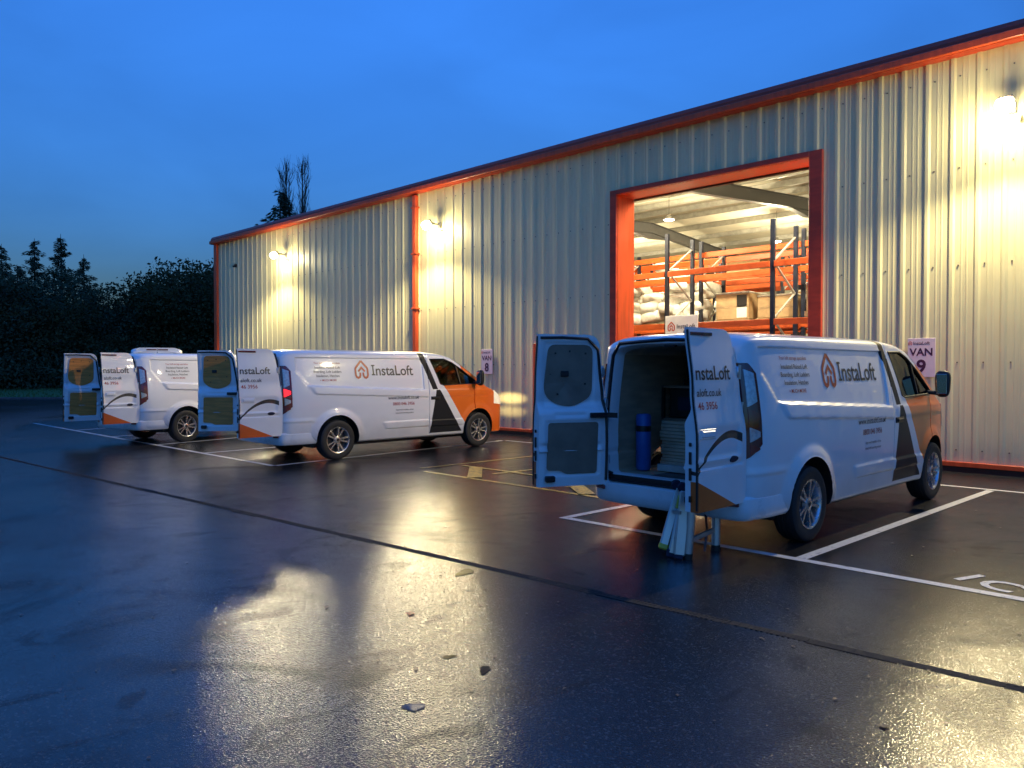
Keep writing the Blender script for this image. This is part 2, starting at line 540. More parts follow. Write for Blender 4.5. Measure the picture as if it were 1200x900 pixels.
def mat_door():
    g = G('white door paint with flash')
    p = g.coord()
    o = g.xyz(p)
    u = g.m_('ABSOLUTE', o[0]); z = o[2]
    # dark swoosh: an arc rising from the free edge and bending over near the hinge
    t = g.m_('DIVIDE', g.sub(u, .07), .69)
    up = g.sub(1.0, g.m_('POWER', g.m_('ABSOLUTE', g.m_('DIVIDE', g.sub(t, .22), .80)), 1.9))
    zc = g.add(g.mul(up, .33), .80)
    thick = g.m_('MULTIPLY_ADD', t, -.045, .075)
    arc = g.mul(g.mul(g.lt(z, zc), g.gt(z, g.sub(zc, thick))), g.gt(u, .055))
    tri = g.lt(z, g.m_('MULTIPLY_ADD', u, .42, .425))
    outer = g.lt(o[1], -.004)
    n_ = g.noise(p, 3.0, 3)
    wht = g.mix(g.ramp(n_, .3, .7), (.83, .83, .83), (.79, .79, .795))
    col = g.mix(g.mul(arc, outer), wht, (.018, .018, .022))
    col = g.mix(g.mul(tri, outer), col, (.70, .11, .012))
    g.set(base=col, rough=.32, coat=.8, coat_rough=.05)
    return g.m
M['door_paint'] = mat_door()

# ------------------------------------------------------------------ ground
def sheet(name, pts, z, mat, kind='structure', parent=None):
    me = bpy.data.meshes.new(name)
    me.from_pydata([(p[0], p[1], z) for p in pts], [], [tuple(range(len(pts)))])
    o = link(name, me, mat, parent)
    if kind: o['kind'] = kind
    return o
g_ = G('dark grass ground')
gp = g_.coord()
g_.set(base=g_.mix(g_.noise(gp, 1.5, 5), (.055, .125, .035), (.09, .18, .05)), rough=.9, normal=g_.bump(g_.noise(gp, 30, 3), .8, .05))
M['grass'] = g_.m
sheet('ground', [(-900, -900), (900, -900), (900, 900), (-900, 900)], -.10, M['grass'])
E0, E1 = bearing(-420, 62), bearing(420, 43)
yard = [(60, -60), (60, 60), (E1.x, 60), (E1.x, E1.y), (E0.x, E0.y), (E0.x, -60)]
sheet('asphalt_yard', yard, 0.0, M['asphalt'])
mb = MB(); mb.bar((E0.x, E0.y, .02), (E1.x, E1.y, .02), .16, .10, bev=.02)
tag(mb.build('kerb', M['kerb']), kind='structure')
# grass bank rising beyond the kerb, with its blades
dirv = (E1 - E0); perp = Vector((-dirv.y, dirv.x, 0)).normalized()
if perp.dot(FW) < 0: perp = -perp
def bank_z(d): return -.06 + 1.05 * float(np.clip(d / 26, 0, 1)) ** .8
V = []; F = []
NI, NJ = 40, 12
for i in range(NI + 1):
    for j in range(NJ + 1):
        d = .12 + 40 * (j / NJ) ** 1.5
        q = E0 + dirv * (-.4 + 1.8 * i / NI) + perp * d
        V.append((q.x, q.y, bank_z(d) + (.04 * rng.random() if j else 0)))
for i in range(NI):
    for j in range(NJ):
        a_ = i * (NJ + 1) + j; F.append((a_, a_ + 1, a_ + NJ + 2, a_ + NJ + 1))
me = bpy.data.meshes.new('grass_bank'); me.from_pydata(V, [], F); me.polygons.foreach_set('use_smooth', [True] * len(F))
tag(link('grass_bank', me, M['grass']), kind='structure')
nb = 9000
tt = rng.random(nb); dd = rng.random(nb) ** 1.6 * 22 + .3
mb = MB()
for i in range(nb):
    b0 = E0 + dirv * tt[i] + perp * dd[i]; z0 = bank_z(dd[i]) - .02
    h = .08 + .12 * rng.random(); a_ = rng.random() * 6.28; wd = .05
    dx, dy = math.cos(a_) * wd, math.sin(a_) * wd
    mb.raw([(b0.x - dx, b0.y - dy, z0), (b0.x + dx, b0.y + dy, z0), (b0.x + dy, b0.y - dx, z0 + h)], [(0, 1, 2)])
tag(mb.build('grass', M['grass'], fix=False), kind='stuff')

# ------------------------------------------------------------------ painted lines
def line(name, a, b, wd, mat, z=.004):
    a, b = Vector((*a, 0)), Vector((*b, 0))
    d = (b - a).normalized(); n_ = Vector((-d.y, d.x, 0)) * wd / 2
    L_ = (b - a).length; k = max(1, int(L_ / .5)); v = []; f = []
    for i in range(k + 1):
        c = a + d * L_ * i / k
        j = (rng.random() - .5) * .006
        v += [(c.x + n_.x * (1 + j), c.y + n_.y * (1 + j), z), (c.x - n_.x * (1 - j), c.y - n_.y * (1 - j), z)]
        if i: f.append((2 * i - 2, 2 * i - 1, 2 * i + 1, 2 * i))
    me = bpy.data.meshes.new(name); me.from_pydata(v, [], f)
    o = link(name, me, mat); o['kind'] = 'structure'
    return o
LW = .10
line('bay_line', (-5.55, BAYF), (6.0, BAYF), LW, M['line'])
line('bay_line', (-26.5, BAYF), (-12.0, BAYF), LW, M['line'])
for x0, x1, ye in ((-2.85, -2.62, 11.92), (-5.50, -5.28, 11.92), (-11.98, -12.45, 12.4), (-14.75, -14.95, 12.2), (-17.1, -18.2, 12.2), (-19.9, -21.1, 12.2), (-22.7, -24.0, 12.2), (-.1, .05, 11.92)):
    line('bay_line', (x0, BAYF + LW / 2 + .003), (x1, ye), LW, M['line'])
line('bay_line', (-5.2, 12.0), (6, 12.02), LW, M['line'])
line('bay_line', (-12.4, 12.45), (-10.4, 12.5), .07, M['line'])
# yellow keep-clear box outside the loading doorway
YX0, YX1, YY0, YY1 = -9.6, -5.8, 7.80, 12.3
line('keep_clear_line', (YX0, YY0), (YX1, YY0 - .02), .09, M['yline'])
line('keep_clear_line', (-9.95, YY0 + .20), (-9.75, YY1), .09, M['yline'])
line('keep_clear_line', (-8.60, 8.35), (-8.15, YY1), .09, M['yline'])
line('keep_clear_line', (-6.9, 8.15), (-6.75, YY1), .09, M['yline'])
line('keep_clear_line', (-9.7, 8.72), (-5.9, 8.66), .09, M['yline'], .008)
line('keep_clear_line', (-8.48, 7.85), (-9.36, 8.70), .22, M['yline'], .012)
line('keep_clear_line', (-6.30, 7.84), (-6.92, 8.34), .22, M['yline'], .012)
# letters painted in the next bay
v, f = text_geo('IC', .42, bold=.02, spacing=1.25)
me = bpy.data.meshes.new('bay_lettering')
me.from_pydata([(a, b, .004) for a, b in v], [], f)
o = link('bay_lettering', me, M['line'], None, (-1.74, 6.72, 0), (0, 0, R(-22))); o['kind'] = 'structure'

# drain channel across the yard
D0, D1 = Vector((-24.2, 3.02, 0)), Vector((2.6, 4.88, 0))
mb = MB()
dd_ = (D1 - D0).normalized(); dn = Vector((-dd_.y, dd_.x, 0))
LD = (D1 - D0).length; ns_ = int(LD / .5)
for i in range(ns_):
    p, q = D0 + dd_ * LD * i / ns_, D0 + dd_ * LD * (i + 1) / ns_ - dd_ * .004
    j = random.uniform(-.006, .006)
    for sgn in (-1, 1):
        c = dn * (sgn * random.uniform(.030, .038) + j) + Vector((0, 0, random.uniform(-.008, -.003)))
        mb.bar(p + c, q + c, .014, random.uniform(.012, .022))
    mb.bar(p + dn * j + Vector((0, 0, -.011)), q + dn * j + Vector((0, 0, -.011)), .024, .058)
drain = mb.build('drain_channel', M['iron'])
drain['kind'] = 'structure'
mb = MB()
L_ = (D1 - D0).length; k = int(L_ / .034)
for i in range(k):
    if random.random() < .18: continue
    c = D0 + dd_ * ((i + .5) * L_ / k + random.uniform(-.004, .004)) + Vector((0, 0, -.002))
    mb.bar(c - dn * .03, c + dn * .03, .012, random.uniform(.008, .018))
o = mb.build('drain_grate', M['iron'], drain, fix=False); o['kind'] = 'stuff'

# leaves and grit blown onto the asphalt
def leaf_geo(mb, x, y, s_, z=.006, curl=.3):
    a = random.random() * 6.28
    pts = [(0, -1), (.5, -.35), (.75, .1), (.35, .35), (.15, 1), (-.3, .4), (-.7, .15), (-.45, -.4)]
    v = []
    for u, w_ in pts:
        px, py = (u * math.cos(a) - w_ * math.sin(a)) * s_, (u * math.sin(a) + w_ * math.cos(a)) * s_
        v.append((x + px, y + py, z + curl * s_ * (abs(u) * random.random())))
    v.append((x, y, z))
    mb.raw(v, [(i, (i + 1) % 8, 8) for i in range(8)])
mb = MB()
for i in range(240):
    d = 1.8 + 12 * random.random() ** 1.4
    px = random.uniform(-100, 1300)
    q = bearing(px, d)
    if q.y > 11.5: continue
    leaf_geo(mb, q.x, q.y, random.uniform(.006, .018))
tag(mb.build('fallen_leaves', M['leafy'], fix=False), kind='stuff')
for (px, py, s_, mt, lb) in ((481, 720, .075, 'leaf_red', 'red fallen leaf lying alone on the wet asphalt'), (1035, 852, .06, 'leafy', 'large brown leaf on the asphalt past the drain channel'),
                        (383, 712, .045, 'leafy', 'dark curled leaf on the asphalt among the gold glints')):
    q = FW * FPX + RT * (px - 600) - UP * (py - 450); q = q * (CAM_H / -q.z)
    mb = MB(); leaf_geo(mb, 0, 0, s_ * .55, .006, .2)
    tag(mb.build('fallen_leaf', M[mt], fix=False, loc=(q.x, q.y, 0)), lb, 'leaf')

# small puddles left by the rain
M['puddle'] = simple('rain puddle', (.012, .012, .013), .10, var=.3, scale=14)
for (px, py, r_x) in ((485, 829, .055), (568, 785, .045), (526, 770, .035), (545, 671, .09)):
    q = FW * FPX + RT * (px - 600) - UP * (py - 450); q = q * (CAM_H / -q.z)
    n_ = 26; ph = [random.random() * 6.28 for _ in range(4)]; st_ = random.uniform(.55, .8); an = random.random() * 3.14
    pts = []
    for i in range(n_):
        t = 2 * math.pi * i / n_
        r = r_x * (1 + .22 * math.sin(2 * t + ph[0]) + .16 * math.sin(3 * t + ph[1]) + .10 * math.sin(7 * t + ph[2]) + random.uniform(-.06, .06))
        a_, b_ = r * math.cos(t), r * math.sin(t) * st_
        pts.append((q.x + a_ * math.cos(an) - b_ * math.sin(an), q.y + a_ * math.sin(an) + b_ * math.cos(an)))
    sheet('puddle', pts, .0035, M['puddle'])

# ------------------------------------------------------------------ warehouse
X0, X1 = -30.0, 9.6
DEPTH = 23.2
EAVE = 6.62
hall = empty('warehouse', (X0, WALL, 0))
tag(hall, 'long cream ribbed steel warehouse with orange red trim and a high open loading doorway', 'warehouse')
HX, HY = X0, WALL
def hp(name, mb, mat, smooth=None, fix=True):
    """a part of the hall; shapes given in world coordinates"""
    mb.v = [(a - HX, b - HY, c) for a, b, c in mb.v]
    return mb.build(name, mat, hall, smooth, fix=fix)
OX0, OX1, OZ = -10.22, -5.92, 5.47         # loading doorway
DX0, DX1, DZ = -12.68, -11.62, 2.26        # personnel door
PITCH_R = .3667
def rib_profile(a, b):
    """ribbed sheet outline between two x positions"""
    pts = []
    k0 = math.floor((a + 3.62) / PITCH_R) - 1
    xs = []
    for k in range(k0, k0 + int((b - a) / PITCH_R) + 4):
        c = -3.62 + k * PITCH_R
        xs += [(c - .052, 0.0), (c - .022, .025), (c + .022, .025), (c + .052, 0.0)]
        m_ = c + PITCH_R / 2
        xs += [(m_ - .055, 0), (m_ - .047, .004), (m_ - .030, .004), (m_ - .022, 0), (m_ + .022, 0), (m_ + .030, .004), (m_ + .047, .004), (m_ + .055, 0)]
    X = np.array([p[0] for p in xs]); Yv = np.array([p[1] for p in xs])
    inside = (X > a + 1e-4) & (X < b - 1e-4)
    out = [(a, float(np.interp(a, X, Yv)))] + list(zip(X[inside].tolist(), Yv[inside].tolist())) + [(b, float(np.interp(b, X, Yv)))]
    return out
def clad_sheet(a, b, z0, z1, k):
    pr = rib_profile(a, b)
    off = .0015 * (k % 2)
    v = []
    for (x, d) in pr: v += [(x, WALL - d - off, z0), (x, WALL - d - off, z1)]
    f = [(2 * i, 2 * i + 2, 2 * i + 3, 2 * i + 1) for i in range(len(pr) - 1)]
    mb = MB(); mb.raw(v, f)
    hp('cladding_sheet', mb, M['clad'], fix=False)
k = 0
SH = 3 * PITCH_R
x = X0
cuts = [X0]
while x < X1 - .01:
    x = min(x + SH, X1); cuts.append(x)
for e in (OX0, OX1, DX0, DX1): cuts.append(e)
cuts = sorted(cuts)
for a, b in zip(cuts[:-1], cuts[1:]):
    if b - a < .02: continue
    m_ = (a + b) / 2
    z0 = .16
    if OX0 < m_ < OX1: z0 = OZ
    elif DX0 < m_ < DX1: z0 = DZ
    clad_sheet(a, b, z0, EAVE, k); k += 1
# fixing screws in rows
mb = MB()
kk = int((X1 - X0) / PITCH_R)
for i in range(kk):
    c = -3.62 + (math.ceil((X0 + 3.62) / PITCH_R) + i) * PITCH_R + .105
    for zz in (.35, 1.75, 3.3, 4.85, 6.3):
        if OX0 - .1 < c < OX1 + .1 and zz < OZ + .1: continue
        if DX0 - .1 < c < DX1 + .1 and zz < DZ + .1: continue
        mb.box((c, WALL - .008, zz), (.018, .014, .018))
o = hp('fixing_screw', mb, M['steel'], fix=False); o['kind'] = 'stuff'
# inner lining of the front wall, in pieces round the openings
def wallbox(a, b, z0, z1, y0=WALL + .10, y1=WALL + .30):
    mb = MB(); mb.box(((a + b) / 2, (y0 + y1) / 2, (z0 + z1) / 2), (b - a, y1 - y0, z1 - z0))
    hp('inner_wall', mb, M['liner'])
wallbox(X0 + .06, DX0, .0, EAVE - .05); wallbox(DX0, DX1, DZ, EAVE - .05); wallbox(DX1, OX0 - .034, 0, EAVE - .05)
wallbox(OX0 - .034, OX1 + .034, OZ + .034, EAVE - .05); wallbox(OX1 + .034, X1, 0, EAVE - .05)
# foot trim
for a, b in ((X0, DX0 - .1), (DX1 + .1, OX0 - .2), (OX1 + .28, X1)):
    mb = MB(); mb.box(((a + b) / 2, WALL - .025, .125), (b - a, .09, .075), bev=.006); hp('base_trim', mb, M['trim'])
    mb = MB(); mb.box(((a + b) / 2, WALL + .03, .045), (b - a, .14, .09)); hp('plinth', mb, M['black'])
# eaves fascia and gutter
mb = MB()
mb.prism([(WALL - .20, 6.60), (WALL + .05, 6.60), (WALL + .05, 6.90), (WALL - .10, 6.90), (WALL - .15, 6.885), (WALL - .20, 6.80)], X0 - .16, X1 + .1, 'x')
hp('fascia', mb, M['trim_dark'])
mb = MB(); mb.box(((X0 + X1) / 2, WALL - .235, 6.665), (X1 - X0 + .3, .066, .12), bev=.01); hp('gutter', mb, M['trim'])
# corner trim, downpipe
mb = MB(); mb.box((X0 - .02, WALL - .01, 3.37), (.26, .16, 6.44), bev=.01); hp('corner_trim', mb, M['trim'])
mb = MB(); mb.box((-17.23, WALL - .10, 3.30), (.17, .12, 6.50), bev=.025)
pipe = hp('downpipe', mb, M['trim'])
for zz in (1.4, 3.35, 4.9, 6.2):
    b_ = MB(); b_.box((-17.23 - HX, -.10, zz), (.24, .145, .045), bev=.008); b_.build('pipe_bracket', M['trim'], pipe)
# loading doorway trim and reveal
T = .20
fr = []
TL, TT, TR = .17, .10, .24
mb = MB(); mb.box((OX0 - TL / 2, WALL - .045, (OZ + TT) / 2 + .02), (TL, .07, OZ + TT - .04), bev=.005); hp('doorway_trim', mb, M['trim_dark'])
mb = MB(); mb.box((OX1 + TR / 2, WALL - .045, (OZ + TT) / 2 + .02), (TR, .07, OZ + TT - .04), bev=.005); hp('doorway_trim', mb, M['trim_dark'])
mb = MB(); mb.box(((OX0 + OX1) / 2, WALL - .048, OZ + TT / 2 + .002), (OX1 - OX0 - .004, .07, TT), bev=.005); hp('doorway_trim', mb, M['trim_dark'])
RD = .60
mb = MB(); mb.box((OX0 - .015, WALL + RD / 2, OZ / 2), (.03, RD, OZ)); hp('doorway_reveal', mb, M['trim'])
mb = MB(); mb.box((OX1 + .015, WALL + RD / 2, OZ / 2), (.03, RD, OZ)); hp('doorway_reveal', mb, M['trim'])
mb = MB(); mb.box(((OX0 + OX1) / 2, WALL + RD / 2, OZ + .015), (OX1 - OX0 - .002, RD, .03)); hp('doorway_reveal', mb, M['trim'])
mb = MB(); mb.box(((OX0 + OX1) / 2, WALL + RD + .06, OZ + .03), (OX1 - OX0 + .2, .10, .12), bev=.01); hp('shutter_rail', mb, M['black'])
# personnel door
mb = MB()
mb.box((DX0 + .05, WALL - .03, DZ / 2), (.10, .14, DZ), bev=.005)
mb.box((DX1 - .05, WALL - .03, DZ / 2), (.10, .14, DZ), bev=.005)
mb.box(((DX0 + DX1) / 2, WALL - .03, DZ - .05), (DX1 - DX0 - .204, .136, .10), bev=.005)
hp('door_frame', mb, M['trim'])
mb = MB(); mb.box(((DX0 + DX1) / 2, WALL + .02, 1.08), (DX1 - DX0 - .22, .05, 2.12), bev=.004)
pd = hp('door', mb, M['door_red'])
mb = MB(); mb.tube([(DX0 + .2 - HX, -.01, 1.02), (DX0 + .2 - HX, -.065, 1.02), (DX0 + .34 - HX, -.065, 1.02)], .011)
mb.build('handle', M['alloy'], pd, 40)

# side and back walls, roof
def roof_z(y):
    m_ = WALL + DEPTH / 2
    return 6.66 + .08 * (min(y, 2 * m_ - y) - WALL)
RIDGE = WALL + DEPTH / 2
BACK = WALL + DEPTH
for xx in (X0 + .03, X1 - .03):
    mb = MB()
    mb.prism([(WALL + .05, 0), (BACK, 0), (BACK, 6.6), (RIDGE, roof_z(RIDGE) - .05), (WALL + .05, 6.6)], xx - .07, xx + .07, 'x')
    hp('gable_wall', mb, M['clad'])
mb = MB(); mb.box(((X0 + X1) / 2, BACK - .08, 3.3), (X1 - X0 - .3, .16, 6.6)); hp('back_wall', mb, M['liner'])
for y0, y1 in ((WALL - .05, RIDGE), (RIDGE, BACK + .2)):
    mb = MB()
    mb.prism([(y0, roof_z(y0)), (y1, roof_z(y1)), (y1, roof_z(y1) + .12), (y0, roof_z(y0) + .12)], X0 - .1, X1 + .1, 'x')
    o = hp('roof', mb, [M['liner'], M['roofsheet']])
    me = o.data
    for p in me.polygons:
        if p.normal.z > .5: p.material_index = 1
mb = MB(); mb.box(((X0 + X1) / 2, (WALL + .3 + BACK) / 2, .01), (X1 - X0 - .2, BACK - WALL - .5, .02)); hp('hall_floor', mb, M['concrete'])
mb = MB(); mb.box(((OX0 + OX1) / 2, WALL + .20, .008), (OX1 - OX0, .36, .012)); hp('door_sill', mb, M['concrete'])
for i in range(14):
    y = WALL + .55 + i * 1.62
    if y > BACK - .3: break
    z = roof_z(y)
    mb = MB()
    mb.box((-9, y, z - .105), (30, .018, .19)); mb.box((-9, y + .035, z - .012), (30, .06, .014)); mb.box((-9, y - .035, z - .197), (30, .06, .014))
    hp('purlin', mb, M['purlin'])
def ibeam(mb, p, q, depth, wd, th=.016):
    p, q = Vector(p), Vector(q)
    d = (q - p).normalized()
    n_ = Vector((0, -d.z, d.y))
    if n_.z < 0: n_ = -n_
    if abs(n_.z) < .3: n_ = Vector((0, 1, 0))
    mb.bar(p, q, depth - 2 * th, th * .7, side=n_)
    for s_ in (-1, 1):
        o_ = n_ * s_ * (depth / 2 - th / 2)
        mb.bar(p + o_, q + o_, th, wd, side=n_)
for X in (-23.45, -17.25, -11.05, -4.85, 1.35):
    mb = MB()
    for s_ in (-1, 1):
        ye = WALL + .42 if s_ < 0 else BACK - .3
        za, zr = roof_z(ye) - .43, roof_z(RIDGE) - .43
        ibeam(mb, (X, ye, za), (X, RIDGE, zr), .40, .19)
        # haunch at the eaves and at the apex
        for (ya, zz, yb, zb, hh) in ((ye, za - .2, ye - s_ * 2.3, za + .08 * 2.3 - .2, .42), (RIDGE, zr - .2, RIDGE + s_ * 1.3, zr - .104 - .2, .22)):
            mb.prism([(ya, zz + .01), (yb, zb + .01), (ya, zz - hh)], X - .008, X + .008, 'x')
            mb.bar((X, yb, zb - .006), (X, ya, zz - hh), .014, .19, side=(0, 0, 1))
    hp('rafter', mb, M['steel'])
    for ye in (WALL + .48, BACK - .38):
        if OX0 - .3 < X < OX1 + .3: continue
        mb = MB(); mb.box((X, ye, 3.0), (.012, .30, 6.0)); mb.box((X, ye - .155, 3.0), (.19, .014, 6.0)); mb.box((X, ye + .155, 3.0), (.19, .014, 6.0))
        hp('column', mb, M['steel'])

# ------------------------------------------------------------------ wall lamps
def wall_lamp(x, z, label):
    root = empty('wall_lamp', (x, WALL, z))
    tag(root, label, 'wall lamp', 'floodlights along the warehouse wall')
    mb = MB(); mb.box((0, -.045, -.03), (.12, .03, .16), bev=.006)
    mb.bar((0, -.05, -.03), (0, -.38, -.0), .05, .03)
    mb.build('bracket', M['housing'], root)
    tilt = Matrix.Rotation(R(42), 3, 'X')
    mb = MB(); mb.box((0, -.43, -.03), (.21, .07, .17), rot=tilt, bev=.014)
    for i in range(5): mb.box(Vector((-.08 + i * .04, -.43, -.03)) + tilt @ Vector((0, .055, 0)), (.010, .04, .15), rot=tilt)
    mb.build('housing', M['housing'], root)
    # bulging glass refractor, lit all round
    bm = bmesh.new(); bmesh.ops.create_icosphere(bm, subdivisions=3, radius=1)
    for q in bm.verts:
        c = q.co
        for k_ in range(3): c[k_] = math.copysign(abs(c[k_]) ** .6, c[k_])
        q.co = Vector((0, -.43, -.03)) + tilt @ Vector((c.x * .12, -.09 + c.y * .10, c.z * .10))
    me = bpy.data.meshes.new('lens'); bm.to_mesh(me); bm.free()
    me.polygons.foreach_set('use_smooth', [True] * len(me.polygons))
    link('lens', me, M['lens'], root)
    mb = MB(); mb.tube([(.10, -.03, -.16), (.10, -.10, -.20), (.10, -.13, -.235)], [.03, .036, .028], 12); mb.build('motion_sensor', M['white_board'], root, 50)
    ld = bpy.data.lights.new('lamp_beam', 'SPOT')
    ld.energy = LAMP_W; ld.color = (1.0, .83, .48)
    ld.spot_size = R(160); ld.spot_blend = .32; ld.shadow_soft_size = .09
    lo = bpy.data.objects.new('lamp_beam', ld); C.objects.link(lo); lo.parent = root
    lo.location = (0, -.56, -.19)
    lo.rotation_euler = (R(-44), 0, 0)
    return root
wall_lamp(-24.55, 5.66, 'lit floodlight nearest the far corner of the warehouse')
wall_lamp(-16.25, 5.62, 'lit floodlight just beside the orange downpipe')
wall_lamp(-2.80, 5.64, 'lit floodlight high above the bay sign numbered 9')

# small sensor on the wall near the far corner
mb = MB(); mb.box((0, -.04, 0), (.11, .08, .13), bev=.02); mb.tube([(0, -.08, -.02), (0, -.14, -.05)], .04)
tag(mb.build('security_sensor', M['black'], smooth=40, loc=(-28.35, WALL, 5.62)), 'small black sensor fixed high on the cladding near the far corner', 'sensor')

# ------------------------------------------------------------------ bay signs
def bay_sign(x, num, label):
    root = empty('bay_sign', (x, WALL - .036, 1.83))
    tag(root, label, 'sign', 'numbered signs for the parking bays')
    mb = MB(); mb.box((0, -.007, 0), (.42, .012, .64), bev=.004)
    mb.build('panel', M['sign'], root)
    def put(txt, size, z, bold, name, mt):
        v, f = text_geo(txt, size, bold=bold, align='CENTER')
        mb = MB(); mb.raw([(a, -.0155, b + z) for a, b in v], f)
        mb.build(name, M[mt], root, fix=False)
    put('VAN', .172, .035, .022, 'lettering', 'sign_ink')
    put(num, .30, -.245, .028, 'numeral', 'sign_ink')
    put('InstaLoft', .072, .215, .012, 'small_lettering', 'sign_ink')
    v, f = emblem(.06)
    mb = MB(); mb.raw([(a - .17, -.0155, b + .238) for a, b in v], f)
    mb.build('emblem', M['logo_orange'], root, fix=False)
    return root
bay_sign(-4.03, '9', 'larger looking pale pink sign behind the nose of the open cargo van')
bay_sign(-14.36, '8', 'pale pink sign above the wall glow of the lit headlamps')

# ------------------------------------------------------------------ hall contents
def rack(X_list, y0, levels, top, label, depth=1.12):
    """a run of pallet racking: upright frames with braces, orange beams"""
    root = empty('pallet_rack', (X_list[0], y0, .02))
    tag(root, label, 'pallet rack', 'pallet racking inside the hall')
    x0 = X_list[0]
    for X in X_list:
        for yy in (0, depth):
            mb = MB()
            mb.box((X - x0, yy, top / 2), (.09, .014, top)); mb.box((X - x0 - .04, yy + .03, top / 2), (.012, .06, top)); mb.box((X - x0 + .04, yy + .03, top / 2), (.012, .06, top))
            mb.box((X - x0, yy + .02, .006), (.14, .14, .012))
            mb.build('upright', M['rack_blue'], root)
        n = int(top / .62)
        for i in range(n):
            za, zb = .2 + i * .62, .2 + (i + 1) * .62
            if zb > top: break
            a, b = ((.05, depth - .02) if i % 2 == 0 else (depth - .02, .05))
            mb = MB(); mb.bar((X - x0, a, za), (X - x0, b, zb), .04, .028, side=(1, 0, 0))
            mb.build('brace', M['galv'], root)
    for Xa, Xb in zip(X_list[:-1], X_list[1:]):
        for zl in levels:
            for yy in (-.012, depth + .055):
                mb = MB(); mb.box(((Xa + Xb) / 2 - x0, yy, zl), (Xb - Xa - .10, .045, .13), bev=.006)
                mb.build('beam', M['rack_orange'], root)
    return root
RX = [-15.4, -12.75, -10.10, -7.48, -4.86]
rack(RX, 15.52, (1.35, 2.62, 3.85), 4.80, 'pallet rack standing closest behind the loading doorway')
rack(RX, 17.05, (1.35, 2.62, 3.85, 4.45), 4.80, 'pallet rack back to back behind the closest one')
rack([-20.7, -18.05, -15.4, -12.75, -10.1, -7.5], 21.6, (1.35, 2.75, 4.1, 5.0), 5.3, 'pallet rack across the aisle in the middle of the hall')
rack([-26, -23.35, -20.7, -18.05, -15.4, -12.75], 27.0, (1.35, 2.75, 4.1, 5.2), 5.6, 'far pallet rack deep inside the hall')

def pallet(root, wx, wy):
    mb = MB()
    for i in range(5): mb.box((0, -wy / 2 + .06 + i * (wy - .12) / 4, .125), (wx, .10, .022))
    for i in (-1, 0, 1): mb.box((i * (wx / 2 - .06), 0, .064), (.10, wy, .09))
    mb.build('pallet', M['pallet'], root)
def carton(x, y, z, d, label, sticker=True):
    root = empty('carton', (x, y, z), 0)
    tag(root, label, 'carton', 'cartons stored on the racks')
    pallet(root, d[0] + .06, d[1] + .06)
    mb = MB(); mb.box((0, 0, .14 + d[2] / 2), d, bev=.012); mb.build('box', M['card'], root)
    mb = MB(); mb.box((0, -d[1] / 2 - .002, .14 + d[2] / 2), (d[0] * .98, .003, .07)); mb.build('tape', M['pallet'], root)
    if sticker:
        mb = MB(); mb.box((d[0] * .30, -d[1] / 2 - .005, .14 + d[2] * .70), (.26, .003, .30)); mb.build('sticker', M['charcoal'], root)
        mb = MB(); mb.box((d[0] * .30, -d[1] / 2 - .005, .14 + d[2] * .28), (.26, .003, .28)); mb.build('sticker', M['white_board'], root)
    mb = MB(); mb.box((0, 0, .14 + d[2] + .02), (d[0] + .03, d[1] + .03, .05), bev=.02); mb.build('cover_sheet', M['wrap'], root)
    return root
def bag_heap(x, y, z, n, label, wd=1.0):
    """bulging wrapped bags piled on a pallet"""
    root = empty('bag_pile', (x, y, z))
    tag(root, label, 'bag pile', 'wrapped insulation bags on the racks')
    pallet(root, 1.15, 1.0)
    r_ = random.Random(int(x * 100) + n)
    for i in range(n):
        cx, cyy, cz = (r_.random() - .5) * (wd - .5), (r_.random() - .5) * .5, .30 + .24 * (i // 3) + r_.random() * .05
        if i % 3 != 1: cx = (-.3 if i % 3 == 0 else .3) * wd + r_.uniform(-.05, .05)
        bm = bmesh.new(); bmesh.ops.create_icosphere(bm, subdivisions=3, radius=1)
        s1, s2 = r_.random() * 9, r_.random() * 9
        for v in bm.verts:
            c = v.co.copy()
            for a in range(3): c[a] = math.copysign(abs(c[a]) ** .55, c[a])
            b = 1 + .07 * math.sin(c.x * 7 + s1) * math.sin(c.y * 6 + s2) + .04 * math.sin(c.z * 15 + c.x * 9 + s1)
            v.co = Vector((c.x * .34 * b, c.y * .42 * b, c.z * .16 * b))
        me = bpy.data.meshes.new('bag'); bm.to_mesh(me); bm.free()
        me.polygons.foreach_set('use_smooth', [True] * len(me.polygons))
        link('bag', me, M['wrap'], root, (cx, cyy, cz), (r_.uniform(-.2, .2), r_.uniform(-.25, .25), r_.uniform(-.4, .4)))
    return root
L2 = 2.705
carton(-9.25, 17.55, L2, (.86, .95, .62), 'stickered brown carton standing behind the closest rack')
carton(-8.15, 17.6, L2, (.9, 1.0, .5), 'plain brown carton beside the stickered one', False)
bag_heap(-10.72, 17.6, L2, 13, 'tall white bag pile behind the white printed board')
bag_heap(-7.0, 17.65, L2, 8, 'white bag pile by the near jamb of the doorway')
carton(-6.4, 16.1, L2, (.8, .9, .55), 'small brown carton on the closest rack by the near jamb', False)
bag_heap(-13.6, 22.2, 2.84, 8, 'white bag pile on the middle rack')
bag_heap(-11.8, 22.2, 2.84, 8, 'white bag pile beside cartons on the middle rack')
carton(-9.2, 22.2, 2.84, (1.2, 1.0, .9), 'plain carton at the end of the middle rack')
bag_heap(-16.8, 27.6, 2.84, 8, 'pale bag pile on the far rack')
carton(-14.5, 27.6, 2.84, (1.2, 1.0, .9), 'plain carton on the far rack')
